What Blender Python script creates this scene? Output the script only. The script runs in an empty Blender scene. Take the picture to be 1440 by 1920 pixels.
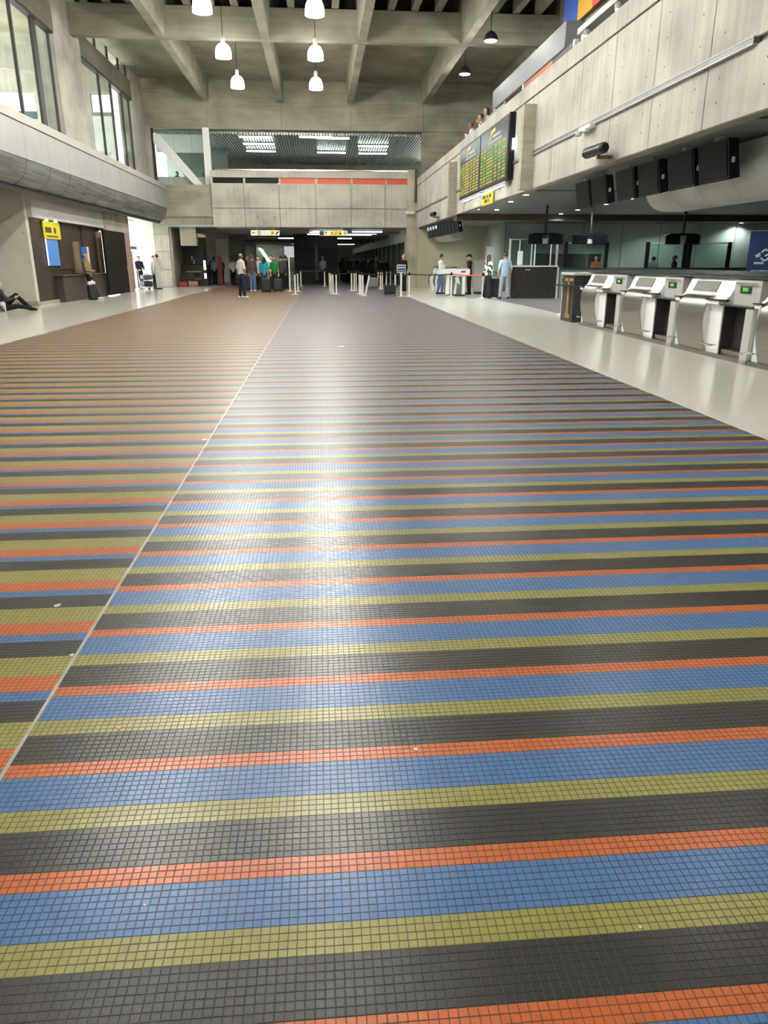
import bpy, math, random
import numpy as np
from mathutils import Vector, Matrix

random.seed(7)
S = bpy.context.scene
C = S.collection
R = math.radians

# ---------------------------------------------------------------- camera
FPX, CXP, CYP, CAMH = 1380.0, 720.0, 960.0, 1.45          # focal length and centre in pixels of the 1440x1920 frame
PITCH, YAW = R(18.81), R(4.784)
cam = bpy.data.cameras.new('camera')
cam.sensor_fit = 'VERTICAL'
cam.sensor_height = 24.0
cam.lens = 24.0 * FPX / 1920.0
cam.clip_end = 400
camo = bpy.data.objects.new('camera', cam)
C.objects.link(camo)
camo.location = (0, 0, CAMH)
camo.rotation_euler = (math.pi / 2 - PITCH, 0, -YAW)
S.camera = camo

# ---------------------------------------------------------------- world, sun, exposure
W = bpy.data.worlds.new('World')
S.world = W
W.use_nodes = True
bg = W.node_tree.nodes['Background']
bg.inputs[0].default_value = (0.80, 0.92, 1.0, 1)
bg.inputs[1].default_value = 1.8
sun = bpy.data.lights.new('sun', 'SUN')
sun.energy = 30
sun.angle = R(0.6)
sun.color = (1, 0.98, 0.93)
suno = bpy.data.objects.new('sun', sun)
C.objects.link(suno)
suno.rotation_euler = Vector((0.50, 0.42, -0.76)).to_track_quat('-Z', 'Y').to_euler()
vs = S.view_settings
vs.view_transform = 'Standard'
vs.look = 'None'
vs.exposure = 0.4
vs.gamma = 1.0
vs.use_curve_mapping = False
LAMP_W, DISC_W, DOWN_W, STRIP_E = 505.0, 140.0, 20.0, 15.0
LAMP_COL = (1.0, 0.97, 0.88)


def G(px, py, z=0.0):
    """world point at height z that the survey of the photograph gives for a pixel"""
    f = Vector((math.sin(YAW) * math.cos(PITCH), math.cos(YAW) * math.cos(PITCH), -math.sin(PITCH)))
    r = Vector((math.cos(YAW), -math.sin(YAW), 0))
    u = r.cross(f)
    d = f + r * ((px - CXP) / FPX) - u * ((py - CYP) / FPX)
    t = (z - CAMH) / d.z
    return Vector((d.x * t, d.y * t, z))


# ---------------------------------------------------------------- materials
MATS = {}


def mat(name, col, rough=0.5, metal=0.0, emit=None, estr=0.0, alpha=None, spec=0.5, trans=0.0):
    if name in MATS:
        return MATS[name]
    m = bpy.data.materials.new(name)
    m.use_nodes = True
    b = m.node_tree.nodes['Principled BSDF']
    b.inputs['Base Color'].default_value = (*col, 1)
    b.inputs['Roughness'].default_value = rough
    b.inputs['Metallic'].default_value = metal
    b.inputs['Specular IOR Level'].default_value = spec
    if emit:
        b.inputs['Emission Color'].default_value = (*emit, 1)
        b.inputs['Emission Strength'].default_value = estr
    if trans:
        b.inputs['Transmission Weight'].default_value = trans
    MATS[name] = m
    return m


def nodes_of(m):
    nt = m.node_tree
    return nt, nt.nodes, nt.links, nt.nodes['Principled BSDF']


def varied(name, col, rough=0.5, metal=0.0, scale=(3, 3, 3), amt=0.25, bump=0.0, detail=4, col2=None, spec=0.5):
    """procedural colour that wanders between two tones, with optional fine relief"""
    if name in MATS:
        return MATS[name]
    m = mat(name, col, rough, metal, spec=spec)
    nt, N, L, b = nodes_of(m)
    g = N.new('ShaderNodeNewGeometry')
    mp = N.new('ShaderNodeMapping')
    mp.inputs['Scale'].default_value = scale
    L.new(g.outputs['Position'], mp.inputs[0])
    no = N.new('ShaderNodeTexNoise')
    no.inputs['Scale'].default_value = 1.0
    no.inputs['Detail'].default_value = detail
    L.new(mp.outputs[0], no.inputs['Vector'])
    rp = N.new('ShaderNodeValToRGB')
    c2 = col2 or tuple(c * (1 - amt) for c in col)
    c1 = tuple(min(1, c * (1 + amt * 0.6)) for c in col)
    rp.color_ramp.elements[0].position = 0.32
    rp.color_ramp.elements[1].position = 0.68
    rp.color_ramp.elements[0].color = (*c2, 1)
    rp.color_ramp.elements[1].color = (*c1, 1)
    L.new(no.outputs[0], rp.inputs[0])
    L.new(rp.outputs[0], b.inputs['Base Color'])
    if bump:
        bp = N.new('ShaderNodeBump')
        bp.inputs['Strength'].default_value = bump
        bp.inputs['Distance'].default_value = 0.02
        L.new(no.outputs[0], bp.inputs['Height'])
        L.new(bp.outputs[0], b.inputs['Normal'])
    return m


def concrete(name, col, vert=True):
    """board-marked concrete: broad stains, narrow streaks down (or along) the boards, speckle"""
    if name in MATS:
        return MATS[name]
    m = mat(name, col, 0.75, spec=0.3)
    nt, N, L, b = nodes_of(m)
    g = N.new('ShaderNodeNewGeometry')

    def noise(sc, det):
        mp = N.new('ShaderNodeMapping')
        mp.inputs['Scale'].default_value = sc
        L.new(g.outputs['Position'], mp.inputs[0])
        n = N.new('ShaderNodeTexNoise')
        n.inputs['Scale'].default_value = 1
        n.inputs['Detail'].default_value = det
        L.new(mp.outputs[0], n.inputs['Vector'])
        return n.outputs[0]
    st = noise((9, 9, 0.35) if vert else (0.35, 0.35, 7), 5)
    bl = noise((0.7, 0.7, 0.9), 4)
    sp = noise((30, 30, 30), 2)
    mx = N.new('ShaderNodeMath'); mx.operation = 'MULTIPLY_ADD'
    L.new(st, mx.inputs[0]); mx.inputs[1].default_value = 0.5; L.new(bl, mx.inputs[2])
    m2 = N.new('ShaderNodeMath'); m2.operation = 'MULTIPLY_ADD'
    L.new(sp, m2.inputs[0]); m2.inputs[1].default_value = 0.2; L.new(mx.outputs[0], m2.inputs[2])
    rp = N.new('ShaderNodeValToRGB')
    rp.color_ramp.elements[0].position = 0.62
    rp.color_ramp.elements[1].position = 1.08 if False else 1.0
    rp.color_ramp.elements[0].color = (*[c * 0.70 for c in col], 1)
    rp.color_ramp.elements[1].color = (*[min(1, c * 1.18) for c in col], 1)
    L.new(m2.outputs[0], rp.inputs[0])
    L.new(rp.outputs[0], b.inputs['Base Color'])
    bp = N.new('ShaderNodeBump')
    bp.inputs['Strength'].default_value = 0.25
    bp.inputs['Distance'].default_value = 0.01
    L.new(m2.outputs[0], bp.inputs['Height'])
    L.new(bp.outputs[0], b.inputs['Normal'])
    return m


def glass(name, tint=(0.92, 0.96, 0.95), clear=0.8, rough=0.03):
    """thin pane: mostly see-through, the rest a glossy surface"""
    if name in MATS:
        return MATS[name]
    m = bpy.data.materials.new(name)
    m.use_nodes = True
    nt = m.node_tree
    N, L = nt.nodes, nt.links
    N.remove(N['Principled BSDF'])
    t = N.new('ShaderNodeBsdfTransparent')
    t.inputs[0].default_value = (*tint, 1)
    gl = N.new('ShaderNodeBsdfGlossy')
    gl.inputs['Roughness'].default_value = rough
    gl.inputs[0].default_value = (0.9, 0.95, 0.93, 1)
    fr = N.new('ShaderNodeFresnel')
    fr.inputs[0].default_value = 1.5
    mx = N.new('ShaderNodeMixShader')
    ge = N.new('ShaderNodeNewGeometry')          # a pane has two faces: only the outer one mirrors
    sb = N.new('ShaderNodeMath'); sb.operation = 'SUBTRACT'
    sb.inputs[0].default_value = 1.0
    L.new(ge.outputs['Backfacing'], sb.inputs[1])
    mf = N.new('ShaderNodeMath'); mf.operation = 'MULTIPLY'
    L.new(fr.outputs[0], mf.inputs[0])
    L.new(sb.outputs[0], mf.inputs[1])
    L.new(mf.outputs[0], mx.inputs[0])
    L.new(t.outputs[0], mx.inputs[1])
    L.new(gl.outputs[0], mx.inputs[2])
    L.new(mx.outputs[0], N['Material Output'].inputs[0])
    MATS[name] = m
    return m


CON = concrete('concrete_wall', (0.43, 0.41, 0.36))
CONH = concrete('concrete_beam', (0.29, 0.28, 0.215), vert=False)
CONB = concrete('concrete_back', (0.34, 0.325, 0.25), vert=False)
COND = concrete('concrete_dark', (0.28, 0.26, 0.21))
FASCIA = varied('fascia_metal', (0.37, 0.375, 0.375), 0.45, 0.0, (0.6, 0.6, 0.6), 0.12)
FASCIA_LIP = mat('fascia_lip', (0.44, 0.425, 0.385), 0.5)
DARK = varied('dark_metal', (0.022, 0.020, 0.018), 0.45, 0, (6, 6, 6), 0.3)
MULL = mat('dark_mullion', (0.03, 0.028, 0.025), 0.5)
BLACK = mat('black_plastic', (0.009, 0.009, 0.010), 0.4, spec=0.2)
SCREEN = mat('dark_screen', (0.007, 0.0075, 0.010), 0.4, spec=0.12)
BROWN = varied('brown_shop_panel', (0.042, 0.026, 0.018), 0.5, 0, (2, 2, 2), 0.35)
WOOD = varied('pale_wood', (0.28, 0.19, 0.10), 0.5, 0, (12, 12, 1), 0.3)
WHITE = mat('white_laminate', (0.93, 0.93, 0.93), 0.25)
PLASTER = varied('white_plaster', (0.72, 0.74, 0.72), 0.7, 0, (1, 1, 1), 0.08)
GREY = mat('light_grey_panel', (0.50, 0.49, 0.47), 0.45)
STEEL = varied('brushed_steel', (0.31, 0.29, 0.255), 0.31, 1.0, (1.5, 1.5, 160), 0.12, detail=2)
CHROME = mat('chrome', (0.75, 0.75, 0.75), 0.15, 1.0)
POST = mat('post_white', (0.78, 0.78, 0.76), 0.35)
POSTY = mat('post_cream', (0.70, 0.60, 0.38), 0.4)
GREENWALL = varied('green_grey_panel', (0.30, 0.36, 0.32), 0.3, 0, (0.5, 0.5, 0.5), 0.3)
SOFFIT = varied('soffit_panel', (0.16, 0.19, 0.17), 0.35, 0, (0.4, 0.4, 0.4), 0.2)
SLATM = varied('ceiling_slat_metal', (0.36, 0.42, 0.385), 0.32, 0.45, (0.5, 0.5, 0.5), 0.15)
RED = mat('red_panel', (0.62, 0.07, 0.015), 0.4)
YEL = mat('yellow_sign', (0.80, 0.62, 0.04), 0.45)
GLASS = glass('window_glass')
GGLASS = glass('green_glass', (0.82, 0.90, 0.86))
TUBE2 = mat('lit_tube_low', (1, 1, 1), 0.5, emit=(0.88, 1.0, 0.97), estr=5.0)
TUBE = mat('lit_tube', (1, 1, 1), 0.5, emit=(0.88, 1.0, 0.97), estr=STRIP_E)
BULB = mat('lit_shade', (1, 1, 1), 0.5, emit=(1.0, 0.97, 0.93), estr=9.0)
DOWNL = mat('lit_downlight', (1, 1, 1), 0.5, emit=(0.92, 1.0, 0.97), estr=14.0)

TILE_RGB = {'blue': (0.068, 0.165, 0.38), 'orange': (0.52, 0.125, 0.03), 'black': (0.024, 0.023, 0.021), 'olive': (0.29, 0.27, 0.07)}
GROUT = (0.05, 0.045, 0.035)
PT = 0.0207                                   # tile pitch
Y0 = 1.31
SEAM = -0.98
# plain straight bands, 21 tile rows to a repeat; the two fields either side of the joint differ
FIELD_R = ['blue'] * 7 + ['orange'] * 3 + ['black'] * 7 + ['olive'] * 4
FIELD_L = ['black'] * 6 + ['blue'] * 3 + ['orange'] * 5 + ['olive'] * 7


def tile_mat(k):
    m = mat('tile_' + k, TILE_RGB[k], 0.30, spec=0.43)
    nt, N, L, b = nodes_of(m)
    g = N.new('ShaderNodeNewGeometry')
    mp = N.new('ShaderNodeMapping')
    mp.inputs['Scale'].default_value = (1 / PT, 1 / PT, 0)
    L.new(g.outputs['Position'], mp.inputs[0])
    fl = N.new('ShaderNodeVectorMath'); fl.operation = 'FLOOR'
    L.new(mp.outputs[0], fl.inputs[0])
    wn = N.new('ShaderNodeTexWhiteNoise')
    L.new(fl.outputs[0], wn.inputs[0])
    mr = N.new('ShaderNodeMapRange')
    mr.inputs[3].default_value = 0.93
    mr.inputs[4].default_value = 1.06
    L.new(wn.outputs[0], mr.inputs[0])
    mu = N.new('ShaderNodeMix'); mu.data_type = 'RGBA'; mu.blend_type = 'MULTIPLY'
    mu.inputs[0].default_value = 1
    mu.inputs[6].default_value = (*TILE_RGB[k], 1)
    L.new(mr.outputs[0], mu.inputs[7])
    L.new(mu.outputs[2], b.inputs['Base Color'])
    return m


TM = {k: tile_mat(k) for k in TILE_RGB}


def mosaic_far(name, field):
    """the same tiles where they are too small to build singly: bands by row, grout lines, fine relief"""
    m = mat(name, (0.2, 0.2, 0.2), 0.26, spec=0.34)
    nt, N, L, b = nodes_of(m)

    def math_(op, a, bb=None):
        n = N.new('ShaderNodeMath'); n.operation = op
        for i, v in enumerate((a, bb)):
            if v is None:
                continue
            if isinstance(v, (int, float)):
                n.inputs[i].default_value = v
            else:
                L.new(v, n.inputs[i])
        return n.outputs[0]
    g = N.new('ShaderNodeNewGeometry')
    sx = N.new('ShaderNodeSeparateXYZ')
    L.new(g.outputs['Position'], sx.inputs[0])
    ty = math_('DIVIDE', math_('SUBTRACT', sx.outputs[1], Y0), PT)
    tx = math_('DIVIDE', math_('SUBTRACT', sx.outputs[0], SEAM), PT)
    row = math_('FLOORED_MODULO', math_('FLOOR', ty), 21)
    rp = N.new('ShaderNodeValToRGB')
    rp.color_ramp.interpolation = 'CONSTANT'
    els = rp.color_ramp.elements
    first = True
    prev = None
    for i, k in enumerate(field):
        if k != prev:
            if first:
                e = els[0]; e.position = 0; first = False
            elif len(els) == 2 and i and prev == field[0]:
                e = els[1]; e.position = (i - 0.5) / 21
            else:
                e = els.new((i - 0.5) / 21)
            e.color = (*TILE_RGB[k], 1)
            prev = k
    L.new(math_('DIVIDE', row, 21), rp.inputs[0])
    fx, fy = math_('FRACT', tx), math_('FRACT', ty)
    gx = math_('MINIMUM', fx, math_('SUBTRACT', 1, fx))
    gy = math_('MINIMUM', fy, math_('SUBTRACT', 1, fy))
    ed = math_('MINIMUM', gx, gy)
    isg = math_('LESS_THAN', ed, 0.075)
    mx = N.new('ShaderNodeMix'); mx.data_type = 'RGBA'
    L.new(isg, mx.inputs[0])
    L.new(rp.outputs[0], mx.inputs[6])
    mx.inputs[7].default_value = (*GROUT, 1)
    L.new(mx.outputs[2], b.inputs['Base Color'])
    # each tile lies a little differently, so the sheen spreads along the hall
    mr = N.new('ShaderNodeMapRange')
    mr.inputs[3].default_value = 0.34
    mr.inputs[4].default_value = 0.6
    L.new(isg, mr.inputs[0])
    L.new(mr.outputs[0], b.inputs['Roughness'])
    cm = N.new('ShaderNodeCombineXYZ')
    L.new(math_('FLOOR', tx), cm.inputs[0])
    L.new(math_('FLOOR', ty), cm.inputs[1])
    wn = N.new('ShaderNodeTexWhiteNoise')
    L.new(cm.outputs[0], wn.inputs[0])
    vm = N.new('ShaderNodeVectorMath'); vm.operation = 'MULTIPLY_ADD'
    L.new(wn.outputs[1], vm.inputs[0])
    vm.inputs[1].default_value = (0.022, 0.022, 0)
    vm.inputs[2].default_value = (-0.011, -0.011, 1)
    nz = N.new('ShaderNodeVectorMath'); nz.operation = 'NORMALIZE'
    L.new(vm.outputs[0], nz.inputs[0])
    L.new(nz.outputs[0], b.inputs['Normal'])
    return m


MOSR, MOSL = mosaic_far('mosaic_right_field', FIELD_R), mosaic_far('mosaic_left_field', FIELD_L)
TERR = varied('polished_terrazzo', (0.74, 0.72, 0.65), 0.13, 0, (40, 40, 40), 0.10, detail=3)
GROUTM = mat('grout', GROUT, 0.7)


# ---------------------------------------------------------------- mesh helpers
class MB:
    """collects shapes and links them as ONE mesh object"""

    def __init__(s):
        s.v, s.f, s.m = [], [], []

    def add(s, vs_, fs, mi=0):
        o = len(s.v)
        s.v += [tuple(p) for p in vs_]
        s.f += [tuple(i + o for i in f) for f in fs]
        s.m += [mi] * len(fs)
        return s

    def box(s, x0, x1, y0, y1, z0, z1, mi=0, bev=0.0):
        if bev:
            b = min(bev, (x1 - x0) / 2.2, (y1 - y0) / 2.2, (z1 - z0) / 2.2)
            vs_, fs = [], []
            # chamfered box: 24 corners
            idx = {}
            for ax in range(3):
                for sx in (0, 1):
                    for sy in (0, 1):
                        for sz in (0, 1):
                            lo, hi = (x0, y0, z0), (x1, y1, z1)
                            sg = (sx, sy, sz)
                            p = [hi[i] if sg[i] else lo[i] for i in range(3)]
                            for i in range(3):
                                if i != ax:
                                    p[i] += -b if sg[i] else b
                            idx[(ax, sx, sy, sz)] = len(vs_)
                            vs_.append(p)
            for ax in range(3):
                o1, o2 = (ax + 1) % 3, (ax + 2) % 3
                for sgn in (0, 1):
                    q = []
                    for a_, b_ in ((0, 0), (1, 0), (1, 1), (0, 1)):
                        sg = [0, 0, 0]; sg[ax] = sgn; sg[o1] = a_; sg[o2] = b_
                        q.append(idx[(ax, *sg)])
                    fs.append(q if sgn else q[::-1])
            for ax in range(3):                       # edge chamfers along ax
                o1, o2 = (ax + 1) % 3, (ax + 2) % 3
                for a_ in (0, 1):
                    for b_ in (0, 1):
                        sg0 = [0, 0, 0]; sg0[o1] = a_; sg0[o2] = b_
                        sg1 = list(sg0); sg1[ax] = 1
                        q = [idx[(o1, *sg0)], idx[(o1, *sg1)], idx[(o2, *sg1)], idx[(o2, *sg0)]]
                        fs.append(q if (a_ == b_) == False else q[::-1])
            for sx in (0, 1):
                for sy in (0, 1):
                    for sz in (0, 1):
                        t = [idx[(0, sx, sy, sz)], idx[(1, sx, sy, sz)], idx[(2, sx, sy, sz)]]
                        fs.append(t if (sx + sy + sz) % 2 else t[::-1])
            return s.add(vs_, fs, mi)
        vs_ = [(x, y, z) for z in (z0, z1) for y in (y0, y1) for x in (x0, x1)]
        fs = [(0, 2, 3, 1), (4, 5, 7, 6), (0, 1, 5, 4), (2, 6, 7, 3), (0, 4, 6, 2), (1, 3, 7, 5)]
        return s.add(vs_, fs, mi)

    def tube(s, pts, rad, n=8, mi=0, cap=True):
        """round bar through points; rad a number or one per point"""
        pts = [Vector(p) for p in pts]
        rr = rad if isinstance(rad, (list, tuple)) else [rad] * len(pts)
        vs_, fs = [], []
        prev = None
        for i, p in enumerate(pts):
            d = (pts[min(i + 1, len(pts) - 1)] - pts[max(i - 1, 0)]).normalized()
            if prev is None:
                a = d.orthogonal().normalized()
            else:
                a = (prev - d * prev.dot(d)).normalized()
            prev = a
            b = d.cross(a)
            for k in range(n):
                t = 2 * math.pi * k / n
                vs_.append(p + (a * math.cos(t) + b * math.sin(t)) * rr[i])
        for i in range(len(pts) - 1):
            for k in range(n):
                k2 = (k + 1) % n
                fs.append((i * n + k, i * n + k2, (i + 1) * n + k2, (i + 1) * n + k))
        if cap:
            fs.append(tuple(range(n))[::-1])
            o = (len(pts) - 1) * n
            fs.append(tuple(o + k for k in range(n)))
        return s.add(vs_, fs, mi)

    def lathe(s, prof, cx=0, cy=0, n=20, mi=0, cap=True):
        """prof = (radius, z) pairs, turned round the vertical through cx, cy"""
        vs_, fs = [], []
        for r_, z in prof:
            for k in range(n):
                t = 2 * math.pi * k / n
                vs_.append((cx + r_ * math.cos(t), cy + r_ * math.sin(t), z))
        for i in range(len(prof) - 1):
            for k in range(n):
                k2 = (k + 1) % n
                fs.append((i * n + k, i * n + k2, (i + 1) * n + k2, (i + 1) * n + k))
        if cap:
            fs.append(tuple(range(n))[::-1])
            o = (len(prof) - 1) * n
            fs.append(tuple(o + k for k in range(n)))
        return s.add(vs_, fs, mi)

    def prism(s, poly, y0, y1, axis='y', mi=0):
        """polygon in the plane across an axis, extruded along it: axis y -> poly in (x, z); x -> (y, z); z -> (x, y)"""
        def P(a, b, t):
            return {'y': (a, t, b), 'x': (t, a, b), 'z': (a, b, t)}[axis]
        n = len(poly)
        vs_ = [P(a, b, y0) for a, b in poly] + [P(a, b, y1) for a, b in poly]
        fs = [tuple(range(n)), tuple(range(2 * n - 1, n - 1, -1))]
        for i in range(n):
            j = (i + 1) % n
            fs.append((i, i + n, j + n, j))
        return s.add(vs_, fs, mi)

    def mesh(s, name, mats, smooth=False):
        me = bpy.data.meshes.new(name)
        me.from_pydata(s.v, [], s.f)
        for m in (mats if isinstance(mats, (list, tuple)) else [mats]):
            me.materials.append(m)
        if any(s.m):
            me.polygons.foreach_set('material_index', s.m)
        if smooth:
            me.polygons.foreach_set('use_smooth', [True] * len(s.f))
        me.validate()
        me.update()
        if smooth:
            me.set_sharp_from_angle(angle=R(40))
        # outward faces
        import bmesh
        bm = bmesh.new(); bm.from_mesh(me)
        bmesh.ops.recalc_face_normals(bm, faces=bm.faces)
        bm.to_mesh(me); bm.free()
        return me

    def build(s, name, mats, parent=None, smooth=False, loc=None, rotz=0.0):
        o = bpy.data.objects.new(name, s.mesh(name, mats, smooth))
        C.objects.link(o)
        if parent is not None:
            o.parent = parent
        if loc is not None:
            o.location = loc
        if rotz:
            o.rotation_euler = (0, 0, rotz)
        return o


def tag(o, label=None, cat=None, group=None, kind=None):
    for k, v in (('label', label), ('category', cat), ('group', group), ('kind', kind)):
        if v:
            o[k] = v
    return o


def thing(name, label, cat, loc=(0, 0, 0), rotz=0.0, group=None):
    o = bpy.data.objects.new(name, None)
    o.empty_display_size = 0.1
    C.objects.link(o)
    o.location = loc
    o.rotation_euler = (0, 0, rotz)
    return tag(o, label, cat, group)


def struct(name, mb, m, parent=None, smooth=False):
    o = mb.build(name, m, parent, smooth)
    if parent is None:
        o['kind'] = 'structure'
    return o


def bx(*a, **k):
    return MB().box(*a, **k)


def dup(root, loc, rotz=None, label=None, group=None):
    r_ = root.copy()
    C.objects.link(r_)
    r_.location = loc
    if rotz is not None:
        r_.rotation_euler = (0, 0, rotz)
    if label:
        r_['label'] = label
    if group:
        r_['group'] = group
    for ch in list(root.children):
        c = ch.copy(); C.objects.link(c); c.parent = r_
        for g_ in list(ch.children):
            d = g_.copy(); C.objects.link(d); d.parent = c
    return r_


def lamp_light(name, kind, loc, watts, parent=None, col=LAMP_COL, size=0.15, spot=None):
    l = bpy.data.lights.new(name, kind)
    l.energy = watts
    l.color = col
    l.shadow_soft_size = size
    if kind == 'SPOT':
        l.spot_size = spot
        l.spot_blend = 0.6
    o = bpy.data.objects.new(name, l)
    C.objects.link(o)
    o.location = loc
    if parent is not None:
        o.parent = parent
    return o

# ================================================================ THE SETTING
# ---- floor: polished terrazzo with an inlaid glass-mosaic field
fl = struct('floor', bx(-40, 40, -24, 130, -0.3, 0.0), TERR)
ML, MR, MN, MF = -5.85, 3.78, 0.0, 62.0
ZT = 0.004                                        # tile tops
NEAR_END = Y0 + PT * 21 * 8                        # built tile by tile up to here
mos = struct('floor_mosaic', MB().box(ML, MR, MN, NEAR_END, 0.0005, ZT - 0.0010), GROUTM)
far_r = MB().box(SEAM, MR, NEAR_END, MF, 0.0005, ZT).build('mosaic_field', MOSR, mos)
far_l = MB().box(ML, SEAM, NEAR_END, MF, 0.0005, ZT).build('mosaic_field', MOSL, mos)
struct('trim_1', MB().box(SEAM - 0.006, SEAM + 0.006, MN, MF, 0.0, ZT + 0.0006), varied('pale_joint', (0.45, 0.43, 0.40), 0.5, 0, (5, 5, 5), 0.3))


def tile_geo(cx, cy, j):
    """one tile as 8 points: small flat top inside a sloped edge; j = (tilt x, tilt y, rise)"""
    h, t = PT / 2 - 0.0007, PT / 2 - 0.0014
    tx, ty, dz = j
    v = []
    for sx, sy in ((-1, -1), (1, -1), (1, 1), (-1, 1)):
        v.append((cx + sx * h, cy + sy * h, ZT - 0.0011))
    for sx, sy in ((-1, -1), (1, -1), (1, 1), (-1, 1)):
        v.append((cx + sx * t, cy + sy * t, ZT + dz + (sx * tx + sy * ty) * t))
    return v


TILE_F = [(4, 5, 6, 7), (0, 1, 5, 4), (1, 2, 6, 5), (2, 3, 7, 6), (3, 0, 4, 7)]
KEYS = ['blue', 'orange', 'black', 'olive']
rng = np.random.RandomState(5)
proto = {}
for k in KEYS:
    me = bpy.data.meshes.new('tile')
    me.from_pydata(tile_geo(0, 0, (0, 0, 0)), [], TILE_F)
    me.materials.append(TM[k])
    proto[k] = me
stuff_v, stuff_m = [], []
single = 0
r0 = int(math.floor((0.5 - Y0) / PT))
r1 = int(round((NEAR_END - Y0) / PT))
for r_ in range(r0, r1):
    cy = Y0 + (r_ + 0.5) * PT
    xl, xr = -0.66 * cy - 1.3, 0.80 * cy + 1.3
    c0, c1 = int((xl - SEAM) / PT) - 1, int((xr - SEAM) / PT) + 1
    for c_ in range(c0, c1):
        cx = SEAM + (c_ + 0.5) * PT
        if cx < ML or cx > MR:
            continue
        k = (FIELD_R if cx > SEAM else FIELD_L)[r_ % 21]
        if abs(cx - SEAM) < PT * 0.2:
            continue
        if single < 300 and cy > 1.02 and -0.66 < cx < 0.84:
            o = bpy.data.objects.new('tile', proto[k])
            C.objects.link(o)
            o.parent = mos
            o.location = (cx, cy, rng.uniform(-2e-4, 2e-4))
            o.rotation_euler = (rng.normal(0, 0.006), rng.normal(0, 0.006), 0)
            single += 1
        else:
            stuff_v += tile_geo(cx, cy, (rng.normal(0, 0.006), rng.normal(0, 0.006), rng.uniform(-2e-4, 2e-4)))
            stuff_m.append(KEYS.index(k))
n = len(stuff_m)
me = bpy.data.meshes.new('tile_bed')
fs = (np.array(TILE_F)[None] + 8 * np.arange(n)[:, None, None]).reshape(-1, 4)
me.vertices.add(8 * n)
me.vertices.foreach_set('co', np.array(stuff_v, dtype=np.float32).ravel())
me.loops.add(fs.size)
me.loops.foreach_set('vertex_index', fs.ravel().astype(np.int32))
me.polygons.add(len(fs))
me.polygons.foreach_set('loop_start', np.arange(0, fs.size, 4, dtype=np.int32))
me.polygons.foreach_set('loop_total', np.full(len(fs), 4, dtype=np.int32))
for k in KEYS:
    me.materials.append(TM[k])
me.polygons.foreach_set('material_index', np.repeat(np.array(stuff_m, dtype=np.int32), 5))
me.polygons.foreach_set('use_smooth', np.zeros(len(fs), dtype=bool))
me.update(calc_edges=True)
me.validate()
o = bpy.data.objects.new('tile_bed', me)
C.objects.link(o)
o.parent = mos
o['kind'] = 'stuff'

mos2 = struct('floor_mosaic_2', MB().box(7.0, 22, 19.8, 30.6, 0.0005, ZT), mosaic_far('mosaic_bay_field', FIELD_R))

# ---- right wall: gallery parapet of precast panels over the check-in bay
XR = 5.6
pj = [XR_ for XR_ in (11.52 + 1.87 * k for k in range(-9, 19))]
pj = [y for y in pj if -6 < y < 45] + [45.0]
wr = struct('wall_right', bx(XR + 0.06, XR + 0.36, -22, 45, 3.28, 5.80), COND)
holes = MB()
for a, b_ in zip(pj[:-1], pj[1:]):
    for z0, z1 in ((3.25, 4.06), (4.14, 5.43)):
        MB().box(XR, XR + 0.08, a + 0.012, b_ - 0.012, z0, z1, bev=0.008).build('panel', CON, wr)
    MB().box(XR - 0.01, XR + 0.40, a + 0.006, b_ - 0.006, 5.46, 5.83, bev=0.008).build('coping', CON, wr)
    for yy in (a + 0.35, b_ - 0.35):
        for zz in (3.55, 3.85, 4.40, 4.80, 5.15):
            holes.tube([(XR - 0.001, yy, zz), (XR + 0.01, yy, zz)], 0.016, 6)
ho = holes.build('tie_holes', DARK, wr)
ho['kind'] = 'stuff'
# service rail in the joint, and the slab edge underneath
rail = struct('trim_2', bx(XR - 0.05, XR + 0.04, 10.3, 21.2, 4.065, 4.135), varied('rail_grey', (0.13, 0.13, 0.135), 0.4, 0.3, (4, 4, 4), 0.2))
MB().box(XR - 0.056, XR + 0.02, 10.3, 21.2, 4.135, 4.15).build('rail_lip', GREY, rail)
MB().box(XR - 0.056, XR + 0.02, 10.3, 21.2, 4.05, 4.065).build('rail_lip', GREY, rail)
struct('trim_3', bx(XR - 0.03, XR + 0.04, 21.3, 44.8, 4.07, 4.13), MATS['rail_grey'])
for k, (y0, z0, z1) in enumerate(((20.55, 3.22, 5.22), (31.9, 3.22, 5.20))):
    struct('trim_%d' % (4 + k), bx(XR - 0.32, XR + 0.02, y0, y0 + 0.26, z0, z1, bev=0.01), CONB)

# ---- gallery behind the parapet
struct('floor_gallery', bx(XR + 0.36, 15, -22, 45.4, 3.43, 5.0), COND)
wg = struct('wall_gallery', bx(11.2, 11.5, -22, 46, 5.0, 10.9), COND)
# check-in bay ceiling, back walls
ch = struct('ceiling_bay', bx(XR + 0.02, 30, -22, 44.2, 3.30, 3.42), SOFFIT)
struct('trim_9', bx(5.7, 30, 32.2, 32.9, 3.05, 3.30), varied('brown_beam', (0.07, 0.05, 0.035), 0.6, 0, (1, 1, 1), 0.2))
for yy in (10.6, 21.4):
    MB().box(5.95, 30, yy, yy + 0.1, 3.26, 3.31).build('beam', SOFFIT, ch)
wb = struct('wall_bay', bx(5.6, 30, 44.0, 44.3, 0, 3.3), varied('beige_wall', (0.40, 0.37, 0.27), 0.6, 0, (0.6, 0.6, 0.6), 0.15))
wq = struct('wall_office', bx(9.4, 30, 38.9, 39.1, 0, 3.3), COND)
for k in range(10):                                # sheet panels of the office wall
    MB().box(9.42 + k * 2.0, 9.42 + k * 2.0 + 1.96, 38.84, 38.91, 0.05, 3.28, bev=0.006).build('panel', GREENWALL, wq)
struct('wall_office_side', bx(9.4, 9.6, 39, 44, 0, 3.3), GREENWALL)
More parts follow.
